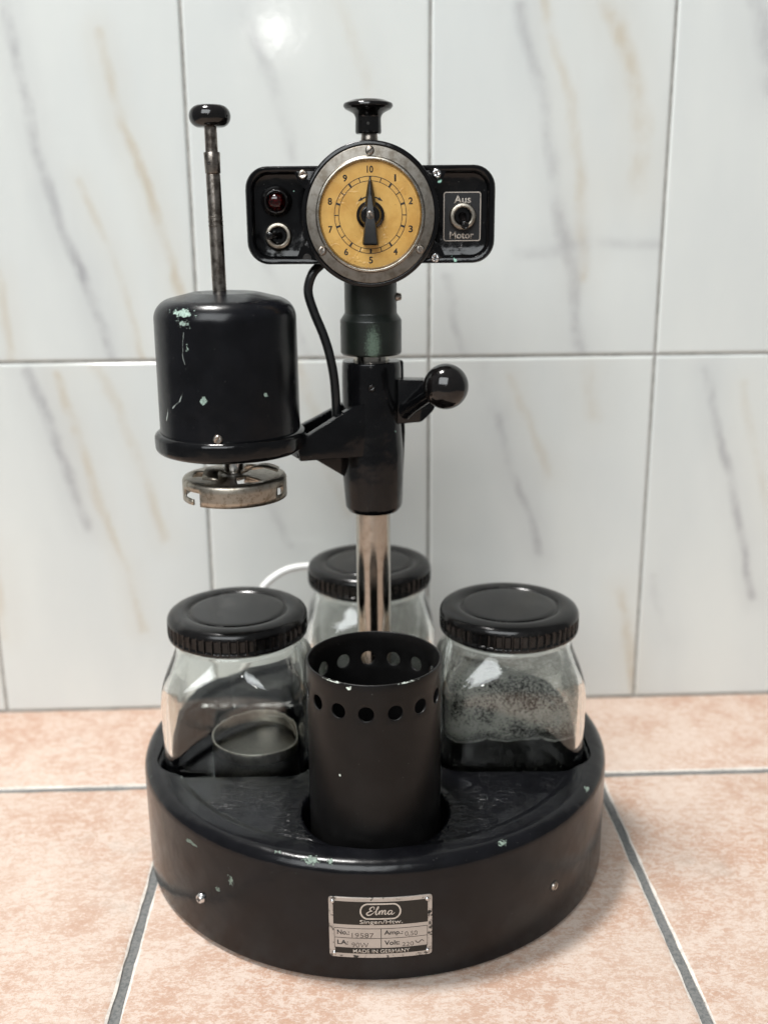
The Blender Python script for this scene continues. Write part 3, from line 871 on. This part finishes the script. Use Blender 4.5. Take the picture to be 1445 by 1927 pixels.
# --- control box: body with two dished wings, drawn facing the viewer
BX, BZ, BY = 0.07, 35.02, -2.1                     # centre of the box, y of the wing rims
M_box = enamel('box_enamel', chips=[((4.1, -2.12, 0.14), (0.22, 0.2, 0.3), 5, 0.62), ((3.3, 1.5, 0.1), (0.2, 0.2, 0.3), 5, 0.62)],
    base=(0.0026, 0.0026, 0.0030), rough=0.15, ripple=0.5, ripple_scale=1.1)
def wing_outline(inset, side):
    hx, hz = 5.97 - inset, 2.25 - inset
    r = 1.05 - inset * 0.75
    return hx, hz, r
bm = bmesh.new()
def ring_at(h, z, r, dep):
    return [bm.verts.new((x, y, dep)) for x, y in rrect(h, z, r, 8)]
rings = [ring_at(5.9, 2.18, 1.0, -2.6), ring_at(5.9, 2.18, 1.0, 0.0 - 0.12), ring_at(5.97, 2.25, 1.05, 0.0 - 0.12 + 0.06), ring_at(5.97, 2.25, 1.05, 0.08), ring_at(5.90, 2.18, 0.98, 0.16), ring_at(5.76, 2.04, 0.88, 0.16),
         ring_at(5.66, 1.94, 0.80, 0.06), ring_at(5.60, 1.88, 0.75, -0.30), ring_at(5.40, 1.68, 0.6, -0.40)]
n = len(rings[0])
for a, b in zip(rings, rings[1:]):
    for k in range(n): bm.faces.new((a[k], a[(k + 1) % n], b[(k + 1) % n], b[k]))
bm.faces.new(rings[0][::-1]); bm.faces.new(rings[-1])
box = finish('control_box', bm, M_box, machine, (BX, BY, BZ), FRONT, 45)
box.scale = (1, 1.01, 1)
# screw bosses at the dial
for sx in (-1, 1):
    for sz in (-1, 1):
        out = fillet([(2.3, 1.15), (3.05, 1.15, 0.25), (3.38, 1.45, 0.25), (3.62, 1.98, 0.2), (3.55, 2.1), (2.3, 2.12)], 4)
        out = [(x * sx, y * sz) for x, y in (out if sx * sz > 0 else out[::-1])]
        finish('boss', prism_bm(out, -0.42, 0.13, 0.05, 2), M_box, box, smooth_angle=45)
for x, z, mat, cr, sl in ((-3.2, 1.85, M_screw, False, 10), (3.16, 1.87, M_chrome, True, 20), (3.1, -1.98, M_chrome, True, 60)):
    screw(box, (x, z, 0.13), 0.24, (0, 0, 0), sl, mat, cr)
lathe('screw_hole', [(0, 0.134), (0.15, 0.134), (0.17, 0.15), (0.2, 0.15), (0.22, 0.12)], M_slot, box, (-3.1, -1.98, 0), n=20)
# round dial housing
DY = -3.05
dialh = lathe('dial_housing', fillet([(0, -3.2), (3.0, -3.2, 0.1), (3.15, -0.2), (3.22, 0.55, 0.06), (3.30, 0.75, 0.1), (3.30, 0.95, 0.08), (3.12, 1.02, 0.05), (3.05, 0.9), (0, 0.9)], 4), M_box, machine, (BX, BY, BZ), FRONT, n=96)
dialh.scale = (0.985, 1.02, 1)
BEZ = BY - 0.92
M_ring = simple('tarnished_ring', (0.46, 0.43, 0.38), 0.28, 1.0, vscale=3, col2=(0.30, 0.26, 0.2))
bezel = lathe('bezel', fillet([(3.08, -0.05), (3.08, 0.10, 0.04), (2.62, 0.13, 0.05), (2.56, 0.22, 0.06), (2.44, 0.20, 0.06), (2.36, -0.12), (2.36, -0.2)], 5), M_bezel, machine, (BX, BEZ, BZ), FRONT, n=96)
bezel.scale = (0.985, 1.02, 1)
lathe('inner_ring', fillet([(2.60, 0.128), (2.57, 0.22, 0.04), (2.47, 0.24, 0.05), (2.38, 0.05), (2.34, -0.1)], 4), M_ring, bezel, n=96)
for a in (90, 214, 327):
    screw(bezel, (2.84 * cos(radians(a)), 2.84 * sin(radians(a)), 0.12), 0.215, (0, 0, 0), 10 + a * 0.3)

def dial_mat():
    m, nt, p, out = new_mat('amber_dial')
    c = coords(nt)
    col = mixc(nt, smooth(nt, noise(nt, c, 0.7, 4, 0.6), 0.35, 0.7), (0.66, 0.40, 0.105), (0.54, 0.29, 0.06))
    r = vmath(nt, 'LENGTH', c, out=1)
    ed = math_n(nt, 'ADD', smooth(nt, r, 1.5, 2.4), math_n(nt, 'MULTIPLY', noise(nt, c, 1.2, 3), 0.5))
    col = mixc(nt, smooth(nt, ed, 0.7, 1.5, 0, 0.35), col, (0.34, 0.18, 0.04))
    col = mixc(nt, smooth(nt, noise(nt, c, 7, 4), 0.64, 0.74, 0, 0.5), col, (0.28, 0.14, 0.04))
    nt.links.new(col, p.inputs['Base Color'])
    p.inputs['Roughness'].default_value = 0.38
    p.inputs['Coat Weight'].default_value = 0.5
    p.inputs['Coat Roughness'].default_value = 0.12
    v = nt.nodes.new('ShaderNodeTexVoronoi')
    v.feature = 'DISTANCE_TO_EDGE'
    w = vmath(nt, 'ADD', c, vmath(nt, 'SCALE', noise(nt, c, 1.0, 3, color=True), 1.2))
    nt.links.new(w, v.inputs['Vector'])
    v.inputs['Scale'].default_value = 1.3
    side = smooth(nt, noise(nt, vmath(nt, 'ADD', c, (3.3, 1.0, 0)), 0.45, 2), 0.47, 0.62)
    h = math_n(nt, 'MULTIPLY', smooth(nt, v.outputs['Distance'], 0.0, 0.10, 1.0, 0.0), side)
    b = bump(nt, h, 0.35, 0.05)
    nt.links.new(bump(nt, noise(nt, c, 2.0, 3), 0.15, 0.05, b), p.inputs['Normal'])
    return m
dial = lathe('dial', [(0, 0.0), (2.38, 0.0), (2.38, -0.08)], dial_mat(), machine, (BX, BEZ - 0.03, BZ), FRONT, n=96)
dial.scale = (0.985, 1.02, 1)
dial['label'] = 'amber dial face numbered one to ten'
for k in range(1, 11):
    a = radians(90 - 36 * k)
    w, h = (0.30 if k == 10 else 0.15 if k == 1 else 0.20), 0.31
    if k == 1: w = 0.085
    x, y = 2.03 * cos(a), 2.03 * sin(a)
    finish('numeral', text_bm(str(k), x - w / 2, x + w / 2, y - h / 2, y + h / 2, 0.022, 0.012), M_ink, dial, smooth_angle=0)
def arc_band(r0, r1, a0, a1, n, z, bm=None):
    bm = bm or bmesh.new()
    rows = []
    for k in range(n + 1):
        a = radians(a0 + (a1 - a0) * k / n)
        rows.append([bm.verts.new((r * cos(a), r * sin(a), zz)) for r, zz in ((r0, 0), (r0, z), (r1, z), (r1, 0))])
    for p, q in zip(rows, rows[1:]):
        for i in range(3): bm.faces.new((p[i], p[i + 1], q[i + 1], q[i]))
    return bm
finish('scale_ring', arc_band(1.712, 1.740, 0, 360, 96, 0.01), M_ink, dial, smooth_angle=0)
finish('scale_ring', arc_band(1.510, 1.535, 0, 360, 96, 0.01), M_ink, dial, smooth_angle=0)
for k in range(20):
    a = 90 - 18 * k
    hw = 1.6 if k % 2 == 0 else 0.7
    finish('tick_mark', arc_band(1.535, 1.713, a - hw, a + hw, 2, 0.011), M_ink, dial, smooth_angle=0)
bm = arc_band(0.80, 0.86, 62, 118, 16, 0.01)
for s in (-1, 1):
    a = radians(90 + 28 * s); t = radians(90 + 44 * s)
    vs = [bm.verts.new((r * cos(q), r * sin(q), 0.012)) for r, q in ((0.76, a), (0.92, a), (0.86, t))]
    bm.faces.new(vs)
finish('arrow_mark', bm, M_ink, dial, smooth_angle=0)

# pointer knob
M_pointer = simple('pointer_bakelite', (0.004, 0.004, 0.0042), 0.36, var=-0.5, spec=0.25)
pk = lathe('pointer_knob', fillet([(0.0, 0.0), (0.67, 0.0), (0.66, 0.18, 0.08), (0.52, 0.30, 0.1), (0.44, 0.62, 0.08), (0, 0.64)], 4), M_bakelite, machine, (BX, BEZ - 0.04, BZ), FRONT, n=48)
def loft(sections):
    bm = bmesh.new()
    rows = [[bm.verts.new(p) for p in s] for s in sections]
    for a, b in zip(rows, rows[1:]):
        n = len(a)
        for k in range(n): bm.faces.new((a[k], a[(k + 1) % n], b[(k + 1) % n], b[k]))
    bm.faces.new(rows[0][::-1]); bm.faces.new(rows[-1])
    return bm
def sec(y, hw, z0, z1, top):
    return [(-hw, y, z0), (hw, y, z0), (hw, y, z1 * 0.6), (hw * top, y, z1), (-hw * top, y, z1), (-hw, y, z1 * 0.6)]
bm = loft([sec(1.70, 0.03, 0.14, 0.24, 0.2), sec(1.45, 0.10, 0.12, 0.34, 0.25), sec(0.9, 0.20, 0.10, 0.52, 0.35), sec(0.35, 0.25, 0.1, 0.74, 0.55), sec(-0.1, 0.25, 0.1, 0.84, 0.75), sec(-0.6, 0.31, 0.1, 0.92, 0.8), sec(-1.28, 0.39, 0.12, 0.98, 0.82), sec(-1.36, 0.36, 0.16, 0.9, 0.8)])
bmesh.ops.bevel(bm, geom=list(bm.edges), offset=0.02, segments=2, affect='EDGES')
finish('pointer', bm, M_pointer, pk, smooth_angle=50)
screw(pk, (0, 0, 0.82), 0.19, (0, 0, 0), -45, M_rod, h=0.06)

# pilot lamp
lamp = lathe('indicator_lamp', fillet([(0.40, 0.0), (0.74, 0.0), (0.72, 0.22, 0.1), (0.58, 0.5, 0.1), (0.50, 0.56, 0.04), (0.44, 0.50), (0.40, 0.1), (0, 0.1)], 4), M_bakelite, machine, (BX - 4.52, BY + 0.40, BZ + 0.66), FRONT, n=48)
lathe('red_lens', fillet([(0.40, 0.25), (0.44, 0.5, 0.05), (0.41, 0.72, 0.2), (0.26, 0.93, 0.2), (0, 0.98)], 6), M_ruby, lamp, n=40)
lathe('lamp_bulb', fillet([(0, 0.12), (0.2, 0.12, 0.05), (0.22, 0.5, 0.2), (0, 0.62)], 4), simple('lamp_filament_glass', (0.30, 0.02, 0.02), 0.3), lamp, n=20)

def toggle(dx, dz, tip, name):
    t = lathe('toggle_switch', fillet([(0.0, 0.05), (0.34, 0.05), (0.36, 0.3), (0.40, 0.34), (0.42, 0.1), (0.42, 0)], 2), M_bakelite, machine, (BX + dx, BY + 0.40, BZ + dz), FRONT, n=40)
    lathe('nut', fillet([(0.41, 0.10), (0.41, 0.42, 0.03), (0.47, 0.46, 0.03), (0.60, 0.44, 0.06), (0.64, 0.34, 0.04), (0.64, 0.05)], 4), M_nickel, t, n=48)
    tx, ty = tip
    finish('switch_lever', tube_bm([(0, 0, 0.1), (tx * .35, ty * .35, 0.5), (tx * .8, ty * .8, 0.98), (tx, ty, 1.2), (tx * 1.03, ty * 1.03, 1.25)], [0.20, 0.15, 0.15, 0.19, 0.10], 16), M_bakelite, t)
    return t
toggle(-4.48, -0.93, (-0.36, 0.02), 'a')['label'] = 'toggle switch tipped to the left'
toggle(4.44, -0.08, (0.05, -0.42), 'b')['label'] = 'toggle switch tipped down towards the lettering'

sp = finish('switch_plate', prism_bm(rrect(0.93, 1.18, 0.14, 4), -0.02, 0.035, 0.01, 1), M_matte, machine, (BX + 4.43, BY + 0.40, BZ - 0.10), FRONT, 30)
bm = bmesh.new()
o1, o2 = rrect(0.90, 1.15, 0.12, 4), rrect(0.86, 1.11, 0.09, 4)
rr = [[bm.verts.new((x, y, z)) for x, y in o] for o, z in ((o1, 0.03), (o1, 0.046), (o2, 0.046), (o2, 0.03))]
for a, b in zip(rr, rr[1:]):
    for k in range(len(a)): bm.faces.new((a[k], a[(k + 1) % len(a)], b[(k + 1) % len(a)], b[k]))
finish('border', bm, M_cream, sp, smooth_angle=0)
finish('lettering', text_bm('Aus', -0.40, 0.42, 0.62, 0.98, 0.020, 0.014), M_cream, sp, (0, 0, 0.034), smooth_angle=0)
finish('lettering', text_bm('Motor', -0.60, 0.58, -1.04, -0.70, 0.020, 0.014), M_cream, sp, (0, 0, 0.034), smooth_angle=0)

# --- mushroom cap knob
cap = lathe('cap_knob', fillet([(0, 38.85), (0.60, 38.85, 0.05), (0.64, 38.95), (0.62, 39.75, 0.35), (1.12, 40.0, 0.12), (1.22, 40.12, 0.08), (1.20, 40.26, 0.12), (0.8, 40.42, 0.4), (0, 40.5)], 7), M_bakelite, machine, (-0.02, 0, 0), n=64)
lathe('pin_hole', [(0, 0.012), (0.06, 0.012), (0.075, 0.0), (0.075, -0.05)], M_slot, cap, (0, -0.635, 39.3), FRONT, n=16)
lathe('threaded_stub', fillet([(0, 38.0), (0.42, 38.0), (0.42, 38.6, 0.03), (0.38, 38.9), (0, 38.9)], 2), M_rod, machine, (0.03, 0, 0), n=28)

# --- cable from the box to the arm
cable_pts = [(-1.9, -0.6, 33.3), (-2.35, -0.9, 32.75), (-2.85, -1.2, 32.25), (-3.1, -1.2, 31.4), (-2.85, -1.2, 30.4), (-2.42, -1.2, 29.3), (-2.12, -1.2, 28.3), (-1.92, -1.2, 27.2), (-1.84, -1.2, 26.2), (-1.82, -1.15, 25.3), (-1.85, -1.1, 24.2)]
finish('cable', tube_bm(cable_pts, 0.235, 16), M_rubber, machine)

# ------------------------------------------------------------------ jars
def se_ring(a, n, z, N=64):
    r = []
    for k in range(N):
        t = 2 * pi * (k + 0.5) / N
        c, s = cos(t), sin(t)
        d = (abs(c) ** n + abs(s) ** n) ** (-1.0 / n)
        r.append((a * d * c, a * d * s, z))
    return r
def jar_sections(off):
    """(half width, squareness, z) of the glass, offset inwards by off"""
    o = off
    raw = [(3.25, 4.5, 0.0), (3.62, 5, 0.06), (3.86, 5.6, 0.28), (3.97, 6.2, 0.7), (3.99, 6.5, 2.0), (3.99, 6.5, 4.0), (3.99, 6.5, 6.4), (4.0, 6.5, 7.6), (3.99, 6.2, 8.0), (3.965, 5.7, 8.3), (3.91, 5.0, 8.6), (3.83, 4.2, 8.88),
           (3.74, 3.5, 9.14), (3.64, 2.9, 9.40), (3.55, 2.5, 9.66), (3.48, 2.2, 9.92), (3.43, 2.0, 10.15), (3.42, 2.0, 10.3), (3.50, 2.0, 10.36), (3.50, 2.0, 10.46), (3.38, 2.0, 10.52), (3.36, 2.0, 11.5)]
    if off == 0: return raw
    res = []
    for a, n, z in raw:
        if z < 0.28: continue
        if 10.3 < z < 10.5: continue
        res.append((a - o - (0.10 if z < 0.7 else 0), n, max(z, 0.55) if z < 0.6 else z))
    return res
def jar_body(parent, N=72):
    bm = bmesh.new()
    outer = [[bm.verts.new(p) for p in se_ring(a, n, z, N)] for a, n, z in jar_sections(0)]
    inner = [[bm.verts.new(p) for p in se_ring(a, n, z, N)] for a, n, z in jar_sections(0.30)]
    def skin(rs):
        for a, b in zip(rs, rs[1:]):
            for k in range(N): bm.faces.new((a[k], a[(k + 1) % N], b[(k + 1) % N], b[k]))
    skin(outer); skin(inner)
    bm.faces.new(outer[0][::-1])
    cf = [bm.verts.new((x * 0.55, y * 0.55, 0.66)) for x, y, _ in se_ring(inner and jar_sections(0.30)[0][0], jar_sections(0.30)[0][1], 0, N)]
    for k in range(N): bm.faces.new((inner[0][k], inner[0][(k + 1) % N], cf[(k + 1) % N], cf[k]))
    bm.faces.new(cf)
    a, b = outer[-1], inner[-1]
    for k in range(N): bm.faces.new((a[k], a[(k + 1) % N], b[(k + 1) % N], b[k]))
    return finish('glass_body', bm, M_glass, parent, smooth_angle=60)

def lid(parent):
    N, F = 416, 52
    prof = [(3.2, 10.62, 0), (3.72, 10.60, 0), (3.82, 10.66, 0), (3.84, 10.78, 0), (3.84, 10.82, 0.25), (3.85, 10.88, 1), (3.85, 11.2, 1), (3.85, 11.46, 1), (3.85, 11.52, 0.3), (3.85, 11.56, 0), (3.82, 11.70, 0), (3.74, 11.83, 0), (3.6, 11.93, 0), (3.4, 12.0, 0), (3.15, 12.03, 0),
            (2.9, 12.0, 0), (2.76, 11.94, 0), (2.69, 11.88, 0), (2.63, 11.885, 0), (2.58, 11.93, 0), (2.52, 11.96, 0), (2.3, 11.97, 0), (1.5, 11.99, 0), (0.0, 12.0, 0)]
    bm = bmesh.new()
    rings = []
    for r, z, w in prof:
        if r == 0: rings.append([bm.verts.new((0, 0, z))]); continue
        rg = []
        for k in range(N):
            ph = (k % (N // F)) / (N // F)
            prof_d = 0.13 if 0.3 < ph < 0.95 else (0.115 if 0.2 < ph < 0.3 else 0.0)
            rr = r - w * prof_d
            rg.append(bm.verts.new((rr * cos(2 * pi * k / N), rr * sin(2 * pi * k / N), z)))
        rings.append(rg)
    for a, b in zip(rings, rings[1:]):
        for k in range(N):
            if len(b) == 1: bm.faces.new((a[k], a[(k + 1) % N], b[0]))
            else: bm.faces.new((a[k], a[(k + 1) % N], b[(k + 1) % N], b[k]))
    # closed underside
    bm.faces.new(rings[0][::-1])
    return finish('lid', bm, M_lid, parent, smooth_angle=32)

def jar(key, rz, label):
    x, y = JAR[key]
    j = empty('glass_jar', (MX + x, MY + y, 2.22), rz, label, 'jar', 'lidded glass jars standing in the base')
    jar_body(j)
    l = lid(j)
    l.rotation_euler.z = random.uniform(0, 1)
    return j
jarL = jar('L', 0.0, 'clear square glass jar with black lid, left one, a mesh basket inside')
jarR = jar('R', 0.0, 'grimy square glass jar with black lid, right one, cloudy speckled residue inside')
jarB = jar('B', 0.03, 'clear square glass jar with black lid at the back, behind the pole')

# dried residue on the inner walls of the grimy jar
def residue_mat():
    m, nt, p, out = new_mat('dried_residue')
    c = coords(nt)
    sep = nt.nodes.new('ShaderNodeSeparateXYZ')
    nt.links.new(c, sep.inputs[0])
    z = sep.outputs[2]
    wav = math_n(nt, 'ADD', z, math_n(nt, 'MULTIPLY', math_n(nt, 'SUBTRACT', noise(nt, c, 0.55, 3), 0.5), 1.3))
    x = sep.outputs[0]
    n1 = noise(nt, c, 8.0, 7, 0.80)
    n2 = noise(nt, c, 0.6, 3, 0.5)
    pale = math_n(nt, 'MULTIPLY', smooth(nt, math_n(nt, 'ADD', n1, math_n(nt, 'MULTIPLY', n2, 0.5)), 0.61, 0.84), smooth(nt, wav, 5.3, 6.3))
    pale = math_n(nt, 'MULTIPLY', pale, smooth(nt, wav, 10.5, 7.2, 0.40, 0.80))
    line = math_n(nt, 'MULTIPLY', smooth(nt, math_n(nt, 'ABSOLUTE', math_n(nt, 'SUBTRACT', wav, 5.62)), 0.06, 0.01), smooth(nt, noise(nt, c, 1.1, 3), 0.40, 0.55, 0.15, 0.6))
    pale = math_n(nt, 'MAXIMUM', pale, line)
    clearing = smooth(nt, math_n(nt, 'ADD', x, math_n(nt, 'MULTIPLY', math_n(nt, 'SUBTRACT', n2, 0.5), 2.0)), 3.1, 2.7)
    dark = math_n(nt, 'MULTIPLY', math_n(nt, 'MULTIPLY', smooth(nt, wav, 5.9, 5.2), clearing), smooth(nt, n1, 0.30, 0.40, 0.6, 0.94))
    nt.links.new(mixc(nt, smooth(nt, wav, 5.50, 5.56), (0.010, 0.010, 0.008), (0.42, 0.42, 0.385)), p.inputs['Base Color'])
    p.inputs['Roughness'].default_value = 0.8
    p.inputs['Specular IOR Level'].default_value = 0.1
    val(nt, p.inputs['Alpha'], math_n(nt, 'MAXIMUM', pale, dark))
    return m
bm = bmesh.new()
secs = [(a - 0.015, n, z) for a, n, z in jar_sections(0.30) if 0.6 < z < 9.9]
rs = [[bm.verts.new(p) for p in se_ring(a, n, z, 72)] for a, n, z in secs]
for a, b in zip(rs, rs[1:]):
    for k in range(72): bm.faces.new((a[k], a[(k + 1) % 72], b[(k + 1) % 72], b[k]))
finish('inner_film', bm, residue_mat(), jarR, smooth_angle=60)
# patchy see-through pale film inside the back jar, fainter towards the top
def pale_film_mat():
    m, nt, p, out = new_mat('pale_film')
    c = coords(nt)
    n = noise(nt, vmath(nt, 'MULTIPLY', c, (1, 1, 0.5)), 0.7, 5, 0.6)
    p.inputs['Base Color'].default_value = (0.46, 0.46, 0.43, 1)
    p.inputs['Roughness'].default_value = 0.8
    val(nt, p.inputs['Alpha'], math_n(nt, 'MULTIPLY', smooth(nt, n, 0.35, 0.65, 0.12, 0.42), smooth(nt, sepz(nt, c), 9.6, 7.8, 0.2, 1.0)))
    return m
bm = bmesh.new()
secs = [(a - 0.015, n, z) for a, n, z in jar_sections(0.30) if 0.6 < z < 9.9]
rs = [[bm.verts.new(p) for p in se_ring(a, n, z, 72)] for a, n, z in secs]
for a, b in zip(rs, rs[1:]):
    for k in range(72): bm.faces.new((a[k], a[(k + 1) % 72], b[(k + 1) % 72], b[k]))
finish('inner_film', bm, pale_film_mat(), jarB, smooth_angle=60)

# ------------------------------------------------------------------ small mesh basket inside the clear left jar
mb = empty('mesh_basket', (MX + JAR['L'][0] + 0.95, MY + JAR['L'][1] - 0.05, 2.9), 0,
           'small round dull metal mesh basket standing inside the left jar', 'basket')
band = lathe('rim_band', fillet([(2.66, 3.15), (2.68, 3.8, 0.03), (2.60, 3.8, 0.03), (2.58, 3.15)], 3), M_tin, mb, n=72)
lathe('mesh_wall', [(2.63, 0.0), (2.63, 3.2)], M_mesh, mb, n=72)
lathe('mesh_floor', [(0, 2.85), (1.2, 2.87), (2.60, 2.85), (2.60, 2.75), (0, 2.73)], M_mesh, mb, n=48)
finish('spring_strip', tube_bm([(2.4, 0.5, 3.3), (2.0, 1.4, 3.6), (1.3, 2.0, 3.7), (0.3, 2.4, 3.5)], 0.06, 8), M_tin, mb)

# ------------------------------------------------------------------ perforated cup in the round well
cup = empty('perforated_cup', (MX + CUP[0], MY + CUP[1], 3.05), 0, 'open black metal cup with a row of round holes below its rim, at the front', 'cup')
NH, CR = 15, 3.27
bm = bmesh.new()
W = 2 * pi * CR / NH
ztop, zh, rh = 11.45, 10.0, 0.37
hb = 0.62
side = 6
def cup_v(u, z): return Vector((CR * sin(u / CR), -CR * cos(u / CR), z))
def quad_strip(uL, uR, z0, z1, nu, nz):
    for i in range(nu):
        for j in range(nz):
            us = [uL + (uR - uL) * (i + d) / nu for d in (0, 1)]
            zz = [z0 + (z1 - z0) * (j + d) / nz for d in (0, 1)]
            bm.faces.new([bm.verts.new(cup_v(u, z)) for u, z in ((us[0], zz[0]), (us[1], zz[0]), (us[1], zz[1]), (us[0], zz[1]))])
U_OFF = -6.0 / 180 * pi * CR
for h in range(NH):
    u0 = U_OFF + h * W - W / 2
    uc = u0 + W / 2
    quad_strip(u0, u0 + W, zh + hb, ztop, side, 2)
    quad_strip(u0, u0 + W, 0.0, zh - hb, side, 6)
    sq = []
    for k in range(side): sq.append((u0 + W * k / side, zh - hb))
    for k in range(side): sq.append((u0 + W, zh - hb + 2 * hb * k / side))
    for k in range(side): sq.append((u0 + W - W * k / side, zh + hb))
    for k in range(side): sq.append((u0, zh + hb - 2 * hb * k / side))
    ci = []
    for u, z in sq:
        d = Vector((u - uc, (z - zh) * W / (2 * hb))).normalized()
        ci.append((uc + d.x * rh, zh + d.y * rh))
    n = len(sq)
    for k in range(n):
        q = (sq[k], sq[(k + 1) % n], ci[(k + 1) % n], ci[k])
        bm.faces.new([bm.verts.new(cup_v(u, z)) for u, z in q])
bmesh.ops.remove_doubles(bm, verts=bm.verts, dist=1e-4)
M_cupm = enamel('cup_satin', spec=0.27, base=(0.0036, 0.0034, 0.0034), rough=0.36, ripple=0.12, ripple_scale=0.7,
                chips=[((-1.15, -3.05, 11.25), (0.3, 0.3, 0.16), 5, 0.62), ((-1.62, -2.85, 6.7), (0.10, 0.2, 0.12), 4, 0.62), ((1.6, -2.85, 11.42), (1.0, 0.7, 0.06), 7, 0.62), ((-1.9, -2.6, 11.42), (1.0, 0.8, 0.06), 6, 0.60)], chip_col=(0.42, 0.46, 0.42))
wallm = finish('cup_wall', bm, M_cupm, cup, smooth_angle=50)
md = wallm.modifiers.new('s', 'SOLIDIFY'); md.thickness = 0.11 * S; md.offset = -1
bv = wallm.modifiers.new('b', 'BEVEL'); bv.width = 0.025 * S; bv.segments = 2; bv.limit_method = 'ANGLE'; bv.angle_limit = radians(60)
modified(wallm)
lathe('cup_floor', [(0, 0.02), (3.2, 0.02), (3.2, 0.14), (0, 0.14)], M_cupm, cup, n=48)

# ------------------------------------------------------------------ white mains cable behind the jars
wc = finish('mains_cable', tube_bm([(-14.5, 69.2, 0.35), (-12.6, 68.6, 0.4), (-10.6, 67.6, 3.0), (-9.3, 67.0, 7.5), (-8.5, 66.9, 10.3), (-7.2, 67.3, 11.55), (-5.6, 67.9, 11.85), (-3.6, 68.6, 11.4), (-1.6, 69.2, 9.0), (-0.6, 69.2, 5.5), (-0.5, 68.6, 2.8), (-0.6, 67.2, 1.8)], 0.24, 14), M_white, None)
tag(wc, 'white mains cable arching up behind the left and back jars', 'cable')
